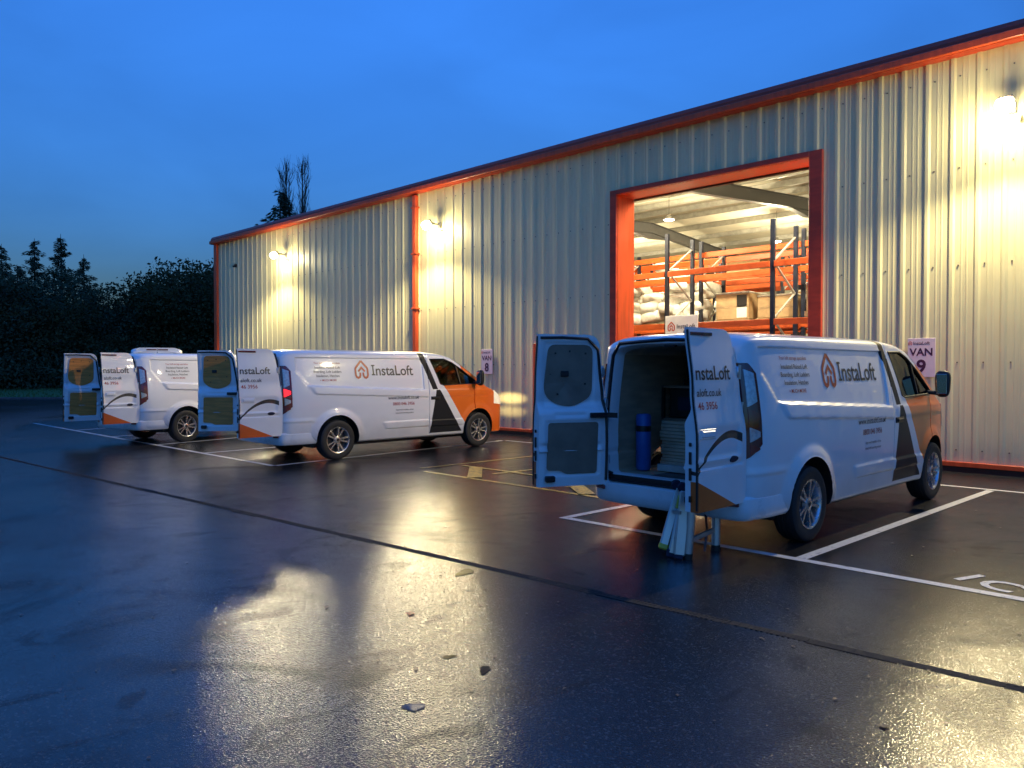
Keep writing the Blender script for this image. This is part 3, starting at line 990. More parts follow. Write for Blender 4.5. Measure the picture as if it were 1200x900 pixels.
for (bx, by, bz, n, lb) in ((-12.0, 17.6, L2, 10, 'white bag pile on the second rack behind the far jamb'), (-14.2, 17.6, L2, 9, 'white bag pile deep behind the far jamb'), (-16.6, 22.2, 4.19, 7, 'high white bag pile on the middle rack'), (-14.2, 22.2, 4.19, 7, 'white bag pile on the upper beams of the middle rack'), (-8.6, 22.2, 4.19, 8, 'white bag pile high on the middle rack by the near jamb'), (-18.6, 27.6, 4.19, 8, 'pale bag pile high on the far rack')):
    bag_heap(bx, by, bz, n, lb)
for (bx, by, bz, dz, lb) in ((-11.4, 22.2, 4.19, .7, 'carton on the upper beams of the middle rack'), (-15.8, 22.2, 2.84, .8, 'carton low on the middle rack behind the far jamb'), (-16.4, 27.6, 4.19, .8, 'carton high on the far rack'), (-20.3, 27.6, 2.84, .8, 'carton at the dark end of the far rack')):
    carton(bx, by, bz, (1.1, 1.0, dz), lb, False)
# white board with the firm's name, hung on the closest rack
rb = empty('rack_banner', (-9.64, 15.44, 2.46))
tag(rb, 'white printed board with an orange emblem propped on the closest rack', 'sign board')
mb = MB(); mb.box((0, 0, .14), (.86, .03, .56), bev=.006); mb.build('board', M['white_board'], rb)
v, f = emblem(.20); mb = MB(); mb.raw([(a - .26, -.0185, b + .16) for a, b in v], f); mb.build('emblem', M['logo_orange'], rb, fix=False)
v, f = text_geo('InstaLoft', .14, bold=.01); mb = MB(); mb.raw([(a - .12, -.0185, b + .12) for a, b in v], f); mb.build('lettering', M['logo_dark'], rb, fix=False)

def bay_lamp(x, y, z, label):
    root = empty('hanging_lamp', (x, y, z))
    tag(root, label, 'ceiling lamp', 'high bay lamps hanging in the hall')
    mb = MB(); mb.lathe([(.13, .0), (.13, .06), (.05, .08), (.03, .15), (-.02, .17), (-.02, .155)], 24, 'z'); mb.build('housing', M['housing'], root, 40)
    mb = MB(); mb.lathe([(-.012, .0), (-.04, .10), (-.012, .153), (.005, .153), (.005, 0)], 24, 'z'); mb.build('lens', M['bay_lens'], root, 40)
    mb = MB(); mb.tube([(0, 0, .16), (0, 0, roof_z(y) - z - .02)], .008, 5); mb.build('chain', M['steel'], root)
    ld = bpy.data.lights.new('lamp_glow', 'POINT'); ld.energy = BAY_W; ld.color = (1, .86, .56); ld.shadow_soft_size = .18
    lo = bpy.data.objects.new('lamp_glow', ld); C.objects.link(lo); lo.parent = root; lo.location = (0, 0, -.30)
bay_lamp(-13.26, 20.5, 6.28, 'lit ceiling lamp hanging over the closest racks')
bay_lamp(-12.85, 27.0, 6.33, 'lit ceiling lamp hanging deep in the hall')
bay_lamp(-6.4, 15.0, 6.05, 'added unseen ceiling lamp just inside the doorway nearer the numbered sign')  # out of view, added to light the rack fronts
bay_lamp(-10.6, 15.0, 6.05, 'added unseen ceiling lamp just inside the doorway nearer the red door')  # its unseen partner, added for the same light on the racks
bay_lamp(-20.0, 27.0, 6.33, 'added unseen ceiling lamp at the dark end of the hall')  # unseen, added in line with the visible lamps to help light the racks
bay_lamp(-6.6, 32.0, 6.33, 'added unseen ceiling lamp by the back wall of the hall')  # also out of view, added for more light on the racking

# ------------------------------------------------------------------ vans
VL, RA, FA, WR = 5.55, 1.03, 4.47, .362       # length, rear axle, front axle, wheel radius
WM = .925
_zp = ([0.2, .34, .5, .75, .95, 1.15, 1.35, 1.6, 1.85, 2.0], [.955, .972, .985, .997, 1.0, .992, .968, .925, .872, .83])
_yp = ([-.2, 0, .02, .06, .12, .22, .4, .8, 1.2, 4.1, 4.5, 4.8, 5.0, 5.15, 5.28, 5.40, 5.49, 5.55], [.855, .865, .895, .925, .948, .968, .984, .996, 1.0, 1.0, .988, .955, .915, .865, .79, .66, .48, .30])
_tp = ([0, .05, .2, .6, 3.1, 3.45, 3.75, 4.0, 4.3, 4.6, 4.78, 4.9, 5.1, 5.25, 5.38, 5.48, 5.55], [1.90, 1.945, 1.985, 2.0, 2.005, 1.985, 1.93, 1.81, 1.625, 1.425, 1.31, 1.265, 1.18, 1.09, .96, .82, .68])
_bp = ([0, .12, .5, .65, 4.9, 5.2, 5.4, 5.55], [.50, .47, .42, .30, .28, .27, .29, .36])
def pchip(xs, ys):
    xs = np.array(xs, float); ys = np.array(ys, float)
    h = np.diff(xs); d = np.diff(ys) / h; m = np.zeros_like(xs)
    m[1:-1] = np.where(d[:-1] * d[1:] > 0, 2 * d[:-1] * d[1:] / (d[:-1] + d[1:] + 1e-12), 0)
    m[0], m[-1] = d[0], d[-1]
    def fn(x):
        x = np.clip(np.asarray(x, float), xs[0], xs[-1]); i = np.clip(np.searchsorted(xs, x) - 1, 0, len(h) - 1)
        t = (x - xs[i]) / h[i]; t2, t3 = t * t, t * t * t
        return (2 * t3 - 3 * t2 + 1) * ys[i] + (t3 - 2 * t2 + t) * h[i] * m[i] + (-2 * t3 + 3 * t2) * ys[i + 1] + (t3 - t2) * h[i] * m[i + 1]
    return fn
FZ, FY, FT, FB = pchip(*_zp), pchip(*_yp), pchip(*_tp), pchip(*_bp)
def sstep(x, a, b):
    t = np.clip((x - a) / (b - a), 0, 1)
    return t * t * (3 - 2 * t)
def relief(y, z):
    """pressed shapes in the van's side: recessed upper panel, ledge, arch flares, rub strip, door gaps"""
    y = np.asarray(y, float); z = np.asarray(z, float)
    d = np.zeros(np.broadcast(y, z).shape)
    zl = 1.345 - .045 * (y - .4)                       # ledge line drops forward
    # recessed panel whose lower rear corner is cut on the slant
    rear_edge = .24 + np.clip(1.62 - z, 0, 1) * .75
    inp = sstep(y, rear_edge, rear_edge + .022) * (1 - sstep(y, 3.01, 3.03)) * sstep(z, zl, zl + .02) * (1 - sstep(z, 1.835, 1.853))
    d -= .019 * inp
    # ledge band below the panel
    band = sstep(y, .44 + np.clip(zl - z, 0, .3) * .8, .52 + np.clip(zl - z, 0, .3) * .8) * (1 - sstep(y, 3.10, 3.13)) * (1 - sstep(z, zl - .010, zl + .004)) * sstep(z, zl - .15, zl - .125)
    d += .018 * band
    # wheel arch flares
    for ax, amp in ((RA, .030), (FA, .022)):
        r = np.hypot(y - ax, z - WR)
        d += amp * (1 - sstep(r, .47, .60)) * sstep(r, .30, .42) * sstep(z, .2, .45)
        d += .008 * (1 - sstep(r, .445, .465))
    # lower rub strip
    st = sstep(y, 2.02 + np.clip(.6 - z, 0, 1) * .6, 2.06 + np.clip(.6 - z, 0, 1) * .6) * (1 - sstep(y, 3.12, 3.13)) * sstep(z, .50, .515) * (1 - sstep(z, .62, .65))
    st2 = sstep(y, 3.15, 3.16) * (1 - sstep(y, 4.0, 4.02)) * sstep(z, .49, .505) * (1 - sstep(z, .60, .63))
    d += .014 * (st + st2)
    # rear quarter crease
    d += .010 * sstep(z, .70, .73) * (1 - sstep(z, .73, .80)) * (1 - sstep(y, .45, .7))
    # waist crease along the cab
    d += .008 * (1 - sstep(z, 1.20, 1.25)) * sstep(z, 1.06, 1.12) * sstep(y, 3.2, 3.3) * (1 - sstep(y, 4.9, 5.1))
    # door gaps
    def gap(q, c, h_=.009): return np.clip(1.6 - 1.6 * np.abs(q - c) / h_, 0, 1)
    d -= .022 * gap(y, 3.14) * sstep(z, .33, .36) * (1 - sstep(z, 1.93, 1.95))
    d -= .022 * gap(y, 4.36) * sstep(z, .75, .80) * (1 - sstep(z, 1.26, 1.30))
    return d
def side_w(y, z, feat=True):
    wv = WM * FY(y) * FZ(z)
    return wv + (relief(y, z) if feat else 0)
NS, NR = 124, 12
def half_profile(y, lift=0.0, feat=True):
    zt, zb = float(FT(y)) + lift, float(FB(y))
    edge = zt - (.115 if y < 4.7 else .10)
    zz = np.linspace(zb, edge, NS)
    # rows gathered where the pressed lines run
    xs = side_w(np.full(NS, y), zz, feat)
    xs[:3] -= np.array([.035, .014, .003])
    pts = [(0.0, zb), (xs[0] * .5, zb)] + list(zip(xs.tolist(), zz.tolist()))
    xe = xs[-1]
    for i in range(1, NR + 1):
        t = i / NR * math.pi / 2
        c_, s_ = math.cos(t), math.sin(t)
        pts.append((xe * c_ ** .62, edge + (zt - edge) * s_ ** .70))
    return pts
def body_stations():
    ys = list(np.concatenate([[0, .012, .03, .06, .09, .12], np.arange(.15, 5.42, .03), [5.44, 5.47, 5.50, 5.525, 5.55]]))
    for c in (3.14, 4.36): ys = [q for q in ys if abs(q - c) > .014] + [c - .0095, c - .0035, c, c + .0035, c + .0095]
    for c in (3.015, 3.115): ys += [c]
    return sorted(ys)
def make_body_mesh(cavity=True):
    ys = body_stations()
    V = []; F = []; MI = []
    rings = []
    def ring(pts, y, fx=lambda x, z: (x, z)):
        idx = []
        n = len(pts)
        full = [(x, z) for x, z in pts] + [(-x, z) for x, z in pts[-2:0:-1]]
        for x, z in full:
            a, b = fx(x, z)
            idx.append(len(V)); V.append((a, y, b))
        return idx, full
    base = [half_profile(y) for y in ys]
    for y, p in zip(ys, base): rings.append(ring(p, y)[0])
    n = len(rings[0])
    def bridge(r0, r1, mi):
        for k in range(n):
            k2 = (k + 1) % n
            F.append((r0[k], r0[k2], r1[k2], r1[k])); MI.append(mi(k) if callable(mi) else mi)
    for r0, r1 in zip(rings[:-1], rings[1:]): bridge(r0, r1, 0)
    c = len(V); V.append((0, VL + .005, .5)); r = rings[-1]
    for k in range(n): F.append((r[k], r[(k + 1) % n], c)); MI.append(0)
    zb, zt = float(FB(0)), float(FT(0))
    if cavity:
        def inner(sx, lo, hi): return lambda x, z: (x * sx, lo + (z - zb) / (zt - zb) * (hi - lo))
        steps = [(0.0, .885, .575, 1.89), (.03, .87, .59, 1.875), (.14, .86, .60, 1.865), (.145, .89, .59, 1.90), (2.98, .89, .59, 1.90)]
        prev = rings[0]
        half = len(base[0])
        def zone(k):
            kk = k if k < half else n - k
            return 2 if kk < 2 else (4 if kk > half - NR - 1 else 3)
        for i, (yy, sx, lo, hi) in enumerate(steps):
            rg = ring(base[0], yy, inner(sx, lo, hi))[0]
            bridge(prev, rg, 0 if i < 4 else zone)
            prev = rg
        c = len(V); V.append((0, 2.98, 1.2))
        for k in range(n): F.append((prev[k], prev[(k + 1) % n], c)); MI.append(3)
    else:
        c = len(V); V.append((0, 0, 1.2)); r = rings[0]
        for k in range(n): F.append((r[k], r[(k + 1) % n], c)); MI.append(0)
    me = bpy.data.meshes.new('body')
    me.from_pydata(V, [], F)
    me.polygons.foreach_set('material_index', MI)
    bm = bmesh.new(); bm.from_mesh(me)
    bmesh.ops.remove_doubles(bm, verts=bm.verts, dist=1e-5)
    bmesh.ops.recalc_face_normals(bm, faces=bm.faces)
    bm.to_mesh(me); bm.free()
    return me
WIN = [(3.225, 1.84), (3.60, 1.845), (3.80, 1.775), (4.05, 1.63), (4.42, 1.385), (4.44, 1.35), (4.38, 1.335), (3.52, 1.315), (3.44, 1.34)]
def cut_body(me):
    o = link('tmp', me, [M['white_paint'], M['black'], M['van_floor'], M['ply_van'], M['van_ceil']])
    cutters = []
    for ax in (RA, FA):
        for sg in (-1, 1):
            mb = MB()
            mb.lathe([(sg * .70, 0), (sg * .70, .44), (sg * 1.3, .44), (sg * 1.3, 0)], 48, 'x', (0, ax, WR + .015), mi=0)
            cutters.append(mb)
    mb = MB(); mb.prism(WIN, -1.4, 1.4, 'x'); cutters.append(mb)
    objs = []
    for mb in cutters:
        m = mb.mesh('cut')
        bm = bmesh.new(); bm.from_mesh(m); bmesh.ops.remove_doubles(bm, verts=bm.verts, dist=1e-5); bmesh.ops.recalc_face_normals(bm, faces=bm.faces); bm.to_mesh(m); bm.free()
        co = link('cut', m, M['black']); objs.append(co)
        md = o.modifiers.new('b', 'BOOLEAN'); md.operation = 'DIFFERENCE'; md.object = co; md.solver = 'EXACT'
        md.material_mode = 'TRANSFER'
    bpy.context.view_layer.update()
    out = bpy.data.meshes.new_from_object(o.evaluated_get(bpy.context.evaluated_depsgraph_get()))
    bpy.data.objects.remove(o)
    for co in objs: bpy.data.objects.remove(co)
    out.polygons.foreach_set('use_smooth', [True] * len(out.polygons))
    out.set_sharp_from_angle(angle=R(32))
    out.name = 'body'
    return out
BODY = cut_body(make_body_mesh())

def side_patch(poly_y, poly_z0, poly_z1, lift, sgn=1, ny=12, nz=24, thick=.02):
    """a closed slab lying on the van's side; z limits are functions of y"""
    V = []; F = []
    ys = np.linspace(*poly_y, ny)
    for l in (lift, lift - thick):
        for y in ys:
            for z in np.linspace(poly_z0(y), poly_z1(y), nz):
                V.append((sgn * (float(side_w(y, z, False)) + l), y, z))
    N_ = ny * nz
    for i in range(ny - 1):
        for j in range(nz - 1):
            a = i * nz + j
            F.append((a, a + 1, a + nz + 1, a + nz)); F.append((N_ + a, N_ + a + nz, N_ + a + nz + 1, N_ + a + 1))
    def strip(ids):
        for a, b in zip(ids[:-1], ids[1:]): F.append((a, b, N_ + b, N_ + a))
    strip([i * nz for i in range(ny)]); strip([i * nz + nz - 1 for i in range(ny)]); strip(list(range(nz))); strip([(ny - 1) * nz + j for j in range(nz)])
    return V, F
def on_side(v2, y0, z0, sgn, lift=.004):
    """lay 2-D lettering on the van's side (text runs nose to tail or tail to nose so that it reads)"""
    out = []
    for a, b in v2:
        y = y0 + (a if sgn > 0 else -a); z = z0 + b
        out.append((sgn * (float(side_w(y, z)) + lift), y, z))
    return out

def build_wheel(root, x, y, sgn):
    mb = MB()
    w_ = .215; r = WR
    prof = [(-.5, .62), (-.52, .72), (-.545, .82), (-.53, .92), (-.46, .975), (-.36, .996), (-.24, 1.0), (-.22, .982), (-.16, .982), (-.14, 1.0), (-.02, 1.0), (0, .982), (.06, .982), (.08, 1.0), (.24, 1.0), (.26, .982), (.30, .996), (.46, .975), (.53, .92), (.545, .82), (.52, .72), (.5, .62)]
    mb.lathe([(a * w_, b * r) for a, b in prof], 56, 'x')
    wheel = mb.build('wheel', M['rubber'], root, 40, (x, y, WR))
    # rim: barrel, lip and ten paired spokes round a hub
    mb = MB()
    o_ = sgn * .5 * w_
    mb.lathe([(-sgn * .4 * w_, .60 * r), (o_ * .75, .60 * r), (o_ * .98, .645 * r), (o_ * 1.04, .655 * r), (o_ * 1.0, .615 * r), (o_ * .8, .585 * r), (-sgn * .4 * w_, .57 * r)], 48, 'x', close=True)
    for k in range(10):
        t = 2 * math.pi * k / 10 + (.10 if k % 2 else -.10) + .3
        def pt(rad, dx, da): return (o_ * dx, rad * r * math.cos(t + da), rad * r * math.sin(t + da))
        sp = []
        for rad, dx, da in ((.10, .80, .30), (.30, .86, .115), (.62, .92, .062)):
            sp += [pt(rad, dx, -da), pt(rad, dx, da), pt(rad, dx - .28, da), pt(rad, dx - .28, -da)]
        fs = []
        for i in range(2):
            for q in range(4): fs.append((i * 4 + q, i * 4 + (q + 1) % 4, i * 4 + 4 + (q + 1) % 4, i * 4 + 4 + q))
        fs += [(0, 3, 2, 1), (8, 9, 10, 11)]
        mb.raw(sp, fs)
    mb.lathe([(o_ * .5, 0), (o_ * .5, .19 * r), (o_ * .86, .17 * r), (o_ * .90, .13 * r), (o_ * .90, 0)], 24, 'x')
    mb.build('rim', M['alloy'], wheel, 35)
    mb = MB(); mb.lathe([(o_ * .25, 0), (o_ * .25, .58 * r), (o_ * .15, .58 * r), (o_ * .15, 0)], 32, 'x'); mb.build('brake_disc', M['brake'], wheel, 40)
    mb = MB(); mb.lathe([(o_ * .905, 0), (o_ * .95, 0.001), (o_ * .95, .06 * r), (o_ * .905, .075 * r)], 16, 'x'); mb.build('hub_cap', M['charcoal'], wheel, 40)
    return wheel

# a rear door: u runs from the hinge edge to the free edge, outside is local -y
DW, DZ0, DZ1 = .755, .495, 1.985
def door_edges(z):
    lean = .775 - (float(WM * FY(0) * FZ(z)) - .015)          # hinge edge follows the pillar
    u0 = lean
    k = max(0, z - (DZ1 - .10)) / .10
    u0 += .10 * (1 - math.sqrt(max(0, 1 - k * k)))
    return u0, DW
def door_out(u, z):
    """how far the outer skin stands off the hinge plane"""
    b = .035 * math.sin(min(1, max(0, (u - .02) / .8)) * math.pi / 2)
    b += .045 * float(sstep(1.42 - z, -.05, .35)) - .055 * float(sstep(z, 1.5, 2.0))
    b -= .018 * float(sstep(z, .825, .84)) * float(1 - sstep(z, .84, .90)) * float(sstep(u, .03, .08))
    b -= .016 * float(sstep(z, .90, .93)) * float(1 - sstep(z, 1.10, 1.20)) * float(sstep(u, .06, .12)) * float(1 - sstep(u, .70, .76))
    return b
def door_thick(u, z):
    t = .045 + .085 * float(1 - sstep(z, 1.18, 1.34))
    def well(a, b, c, d): return float(sstep(u, a, a + .03) * (1 - sstep(u, b - .03, b)) * sstep(z, c, c + .03) * (1 - sstep(z, d - .03, d)))
    t -= .016 * max(well(.13, .71, 1.25, 1.92), well(.09, .69, .585, 1.15))      # pressed wells that take the lining boards
    t -= .012 * well(.22, .60, 1.165, 1.225)
    return t
def build_door(root, sgn, hx, angle, label=None, letters=True, closed=False):
    """sgn +1: the door hinged at the +x side"""
    nu, nz = 40, 100
    V = []; F = []
    zs = np.linspace(DZ0, DZ1, nz)
    dx = -sgn
    for skin in (0, 1):
        for z in zs:
            a, b = door_edges(z)
            for i in range(nu):
                u = a + (b - a) * i / (nu - 1)
                o_ = -door_out(u, z)
                if skin:
                    o_ += door_thick(u, z)
                    u = a + (b - a) * (.012 + .976 * i / (nu - 1))
                V.append((dx * u, o_, z))
    N_ = nu * nz
    for j in range(nz - 1):
        for i in range(nu - 1):
            a = j * nu + i
            F.append((a, a + 1, a + nu + 1, a + nu)); F.append((N_ + a, N_ + a + nu, N_ + a + nu + 1, N_ + a + 1))
    def strip(ids):
        for a, b in zip(ids[:-1], ids[1:]): F.append((a, N_ + a, N_ + b, b))
    strip(list(range(nu))); strip([(nz - 1) * nu + i for i in range(nu)]); strip([j * nu for j in range(nz)]); strip([j * nu + nu - 1 for j in range(nz)])
    mb = MB(); mb.raw(V, F)
    d = mb.build('rear_door', M['door_paint'], root, 38, (sgn * hx, -.012, 0), (0, 0, R(angle) * sgn))
    if label: d['label'] = label
    # lining boards inside
    def board(name, outline, mat):
        v = []; n_ = len(outline)
        for t in (.014, .0):
            for u, z in outline: v.append((dx * u, -door_out(u, z) + door_thick(u, z) + t, z))
        cu, cz = sum(p[0] for p in outline) / n_, sum(p[1] for p in outline) / n_
        v.append((dx * cu, -door_out(cu, cz) + door_thick(cu, cz) + .014, cz))
        f = [(i, (i + 1) % n_, 2 * n_) for i in range(n_)] + [(i, (i + 1) % n_, n_ + (i + 1) % n_, n_ + i) for i in range(n_)]
        m = MB(); m.raw(v, f); return m.build(name, mat, d)
    def rounded(poly, r, k=5):
        out = []; n_ = len(poly)
        for i in range(n_):
            p0, p1, p2 = Vector(poly[i - 1]), Vector(poly[i]), Vector(poly[(i + 1) % n_])
            rr = r if not hasattr(r, '__len__') else r[i]
            a = p1 + (p0 - p1).normalized() * min(rr, (p0 - p1).length * .45); b = p1 + (p2 - p1).normalized() * min(rr, (p2 - p1).length * .45)
            for q in range(k + 1):
                t = q / k; out.append(tuple(a * (1 - t) ** 2 + p1 * 2 * t * (1 - t) + b * t * t))
        return out
    up = rounded([(.175, 1.885), (.64, 1.885), (.675, 1.40), (.55, 1.30), (.37, 1.27), (.16, 1.37)], (.10, .07, .10, .1, .1, .10))
    lo_ = rounded([(.12, 1.12), (.645, 1.12), (.66, .655), (.52, .65), (.46, .615), (.13, .615)], .03)
    board('lining_board', up, M['ply'] if not letters == 'grey' else M['ply_grey'])
    board('lining_board', lo_, M['ply'] if not letters == 'grey' else M['ply_grey'])
    def inner(u, z, t=0.0): return (dx * u, -door_out(u, z) + door_thick(u, z) + t, z)
    mb = MB(); mb.box(inner(.46, 1.60, .022), (.085, .018, .055), bev=.006); mb.build('pull_recess', M['black'], d)
    mb = MB()
    for (u, z) in ((.25, 1.80), (.42, 1.82), (.57, 1.80), (.61, 1.60), (.24, 1.50), (.53, 1.40), (.38, 1.37)):
        mb.box(inner(u, z, .016), (.016, .008, .016))
    mb.build('fixing', M['black'], d)
    # seal all round, latch, hinges, check strap
    mb = MB()
    path = [inner(.035 + door_edges(z)[0], z, .006) for z in np.linspace(.54, 1.84, 14)] + [inner(.24, 1.945, .006), inner(.5, 1.955, .006), inner(.735, 1.95, .006)]
    mb.tube(path, .014, 6)
    mb.tube([(dx * (DW - .005), -door_out(DW, z) + .012, z) for z in np.linspace(.51, 1.965, 20)], .013, 6)
    mb.build('door_seal', M['black'], d, 50)
    for z, h in ((.60, .05), (.80, .10), (.93, .10), (1.04, .03)):
        mb = MB(); mb.box((dx * (DW + .003), -door_out(DW, z) + .075, z), (.014, .022, h), bev=.003)
        mb.build('latch', M['black'], d)
    mb = MB()
    mb.box(inner(.64, .575, .03), (.10, .05, .06), bev=.01)
    mb.build('bump_stop', M['black'], d)
    for z in (.74, 1.30, 1.62):
        mb = MB(); a, b = door_edges(z); mb.box((dx * (a - .005), .02, z), (.05, .06, .10), bev=.012); mb.tube([(dx * (a - .02), .0, z - .06), (dx * (a - .02), .0, z + .06)], .014, 8)
        mb.build('hinge', M['alu'], d, 40)
    mb = MB(); mb.bar(inner(.03, 1.19, .03), inner(.22, 1.19, .03), .05, .03, bev=.006)
    if not closed: mb.bar(inner(.05, 1.19, .02), (dx * -.02, .22, 1.19), .05, .016)
    mb.build('check_strap', M['black'], d)
    # outside: handle, badge, moulding light, lettering
    def outer(u, z, t=0.0): return (dx * u, -door_out(u, z) - t, z)
    if sgn > 0:
        mb = MB(); mb.box(outer(.60, 1.12, .012), (.19, .02, .055), bev=.009); mb.box(outer(.60, 1.12, .004), (.23, .014, .085), bev=.006)
        mb.build('handle', M['white_plain'], d)
        mb = MB()
        v, f = [], []
        for k in range(24):
            t = 2 * math.pi * k / 24
            v.append(outer(.20 + .065 * math.cos(t), .885 + .028 * math.sin(t), .008))
        v2 = [(a, b + .012, c) for a, b, c in v]
        mb.raw(v + v2, [tuple(range(24))] + [(i, (i + 1) % 24, 24 + (i + 1) % 24, 24 + i) for i in range(24)])
        mb.build('badge', M['navy'], d)
    else:
        mb = MB(); mb.box(outer(.45, .95, .006), (.52, .006, .11), bev=.002); mb.build('number_plate', M['yellow'], d)
    mb = MB()
    z = 1.885
    mb.box(outer(DW - .17, 1.935, .006), (.30, .016, .028), bev=.004); mb.build('lamp_bar', M['lens_dark'], d)
    if sgn > 0:
        def put(txt, size, u, z, bold, name, mt, cut=True, sp=1.0):
            v, f = text_geo(txt, size, bold=bold, spacing=sp)
            # text runs from the free edge towards the hinge
            vv = [outer(DW - u - a, z + b, .0045) for a, b in v]
            m = MB(); m.raw(vv, f); m.build(name, M[mt], d, fix=False)
        put('nstaLoft', .165, .02, 1.56, .012, 'logo_lettering', 'logo_dark')
        put('aloft.co.uk', .088, .035, 1.425, .006, 'web_lettering', 'logo_dark')
        put('46 3956', .088, .04, 1.318, .006, 'phone_lettering', 'logo_red')
    return d

def build_van(x, y, yaw, label, ang_l, ang_r, lit=False, lining='grey', fitted=False, closed=False, group='white liveried vans parked along the warehouse'):
    root = empty('panel_van', (x, y, 0), R(yaw))
    tag(root, label, 'van', group)
    link('body', BODY, [], root)
    for sg in (-1, 1):
        for ax in (RA, FA): build_wheel(root, sg * (WM - .112), ax, sg)
        # cab glass with its divider and rubber edge
        V = []; n_ = len(WIN)
        for l in (-.018, -.024):
            for (yy, zz) in WIN: V.append((sg * (float(side_w(yy, zz, False)) + l), yy, zz))
        mb = MB(); mb.raw(V, [tuple(range(n_)), tuple(range(2 * n_ - 1, n_ - 1, -1))] + [(i, (i + 1) % n_, n_ + (i + 1) % n_, n_ + i) for i in range(n_)])
        win = mb.build('cab_window', M['glass'], root)
        mb = MB(); P = [(sg * (float(side_w(a, b, False)) - .006), a, b) for a, b in WIN]
        mb.tube(P + [P[0], P[1]], .013, 6)
        mb.bar((sg * (float(side_w(3.93, 1.70, False)) - .014), 3.90, 1.72), (sg * (float(side_w(3.98, 1.33, False)) - .014), 3.99, 1.33), .030, .02, side=(0, 1, 0))
        mb.build('window_seal', M['black'], win, 60)
        # tail lamp on the rear corner
        def zt_(yv): return 1.70 - max(0, yv - .07) * 1.2
        def zb_(yv): return .86 + max(0, yv) * .9
        v, f = side_patch((-.005, .145), zb_, zt_, .012, sg)
        mb = MB(); mb.raw(v, f)
        tl = mb.build('tail_lamp', M['lens_dark'], root, 40)
        for (ya, yb, za, zb2, mt, nm) in ((.018, .108, 1.32, 1.645, 'lens_clear', 'reversing_lens'), (.018, .118, 1.16, 1.30, 'lens_lit' if lit else 'lens_red', 'brake_lens'), (.022, .115, 1.01, 1.14, 'lens_clear', 'indicator_lens'), (.022, .110, .90, .995, 'lens_red', 'tail_lens')):
            off = 0.0
            v, f = side_patch((ya, yb), lambda q, A=za: A + (q - .02) * .5, lambda q, B=zb2: B - (q - .02) * .4, .018, sg, 8, 10, .012)
            mb = MB(); mb.raw(v, f); mb.build(nm, M[mt], tl, 40)
        # door mirror
        mb = MB()
        bm = bmesh.new(); bmesh.ops.create_icosphere(bm, subdivisions=3, radius=1)
        for q in bm.verts:
            c = q.co
            for a in range(3): c[a] = math.copysign(abs(c[a]) ** .6, c[a])
            q.co = Vector((c.x * .085 * (1 + .1 * c.z), c.y * .075 * (1.0 if c.y > 0 else .55), c.z * .165))
        me = bpy.data.meshes.new('wing_mirror'); bm.to_mesh(me); bm.free()
        me.polygons.foreach_set('use_smooth', [True] * len(me.polygons))
        mx = sg * (WM + .115)
        mi = link('wing_mirror', me, M['black'], root, (mx, 4.40, 1.46))
        mb = MB(); mb.bar((-sg * .02, .0, -.12), (-sg * .18, -.02, -.10), .05, .07, bev=.012); mb.build('mirror_arm', M['black'], mi)
        mb = MB(); mb.box((0, -.046, .0), (.12, .008, .245), bev=.003); mb.build('mirror_glass', M['mirror'], mi)
        # handle, headlamp
        mb = MB(); mb.box((sg * (float(side_w(3.29, 1.06)) + .014), 3.29, 1.06), (.028, .17, .036), bev=.008); mb.box((sg * (float(side_w(3.29, 1.06)) + .003), 3.30, 1.06), (.014, .24, .065), bev=.004)
        mb.build('door_handle', M['black'], root)
        v, f = side_patch((4.98, 5.36), lambda q: .86 + (5.36 - q) * .10, lambda q: .955 + (5.36 - q) * .62, .006, sg, 14, 10, .02)
        mb = MB(); mb.raw(v, f); mb.build('headlamp', M['head_lit'] if lit else M['head_clear'], root, 50)
        if lit:
            for zz, en, tilt_ in ((.93, 20, 89), (.55, 9, 91)):
                ld = bpy.data.lights.new('headlamp_beam', 'SPOT'); ld.energy = en; ld.color = (1, .76, .36); ld.spot_size = R(50); ld.spot_blend = 1.0; ld.shadow_soft_size = .05
                lo = bpy.data.objects.new('headlamp_beam', ld); C.objects.link(lo); lo.parent = root
                lo.location = (sg * .74, 5.66, zz); lo.rotation_euler = (R(tilt_), 0, 0); lo.scale = (1, .28, 1)
        # livery lettering on the side
        def put(geo, y0, z0, name, mt, lift=.004):
            v, f = geo
            mb = MB(); mb.raw(on_side(v, y0, z0, sg, lift), f); mb.build(name, M[mt], root, fix=False)
        flip = lambda ya, yb: ya if sg > 0 else yb
        put(emblem(.31), 1.59, 1.615, 'emblem', 'logo_orange')
        put(logo_text(.272), flip(1.81, 2.95), 1.525, 'logo_lettering', 'logo_dark')
        for i, (tx, sz, mt, bo) in enumerate((('Your loft storage specialists', .048, 'logo_red', .002), ('Insulated Raised Loft', .062, 'logo_dark', .004), ('Boarding, Loft Ladders', .062, 'logo_dark', .004), ('Insulation, Hatches', .062, 'logo_dark', .004), ('+ MUCH MORE', .050, 'logo_red', .006))):
            put(text_geo(tx, sz, bold=bo, align='CENTER'), .87, (1.735, 1.650, 1.575, 1.500, 1.425)[i], 'services_lettering', mt)
        put(text_geo('www.instaloft.co.uk', .092, bold=.004, align='CENTER'), 2.50, 1.06, 'web_lettering', 'logo_dark')
        put(text_geo('0800 046 3956', .086, bold=.005, align='CENTER'), 2.50, .945, 'phone_lettering', 'logo_red')
        put(text_geo('Approved installers of the', .040, bold=.003, align='CENTER'), 2.52, .845, 'small_lettering', 'logo_dark')
        put(text_geo('raised loft boarding system', .040, bold=.003, align='CENTER'), 2.52, .785, 'small_lettering', 'logo_dark')
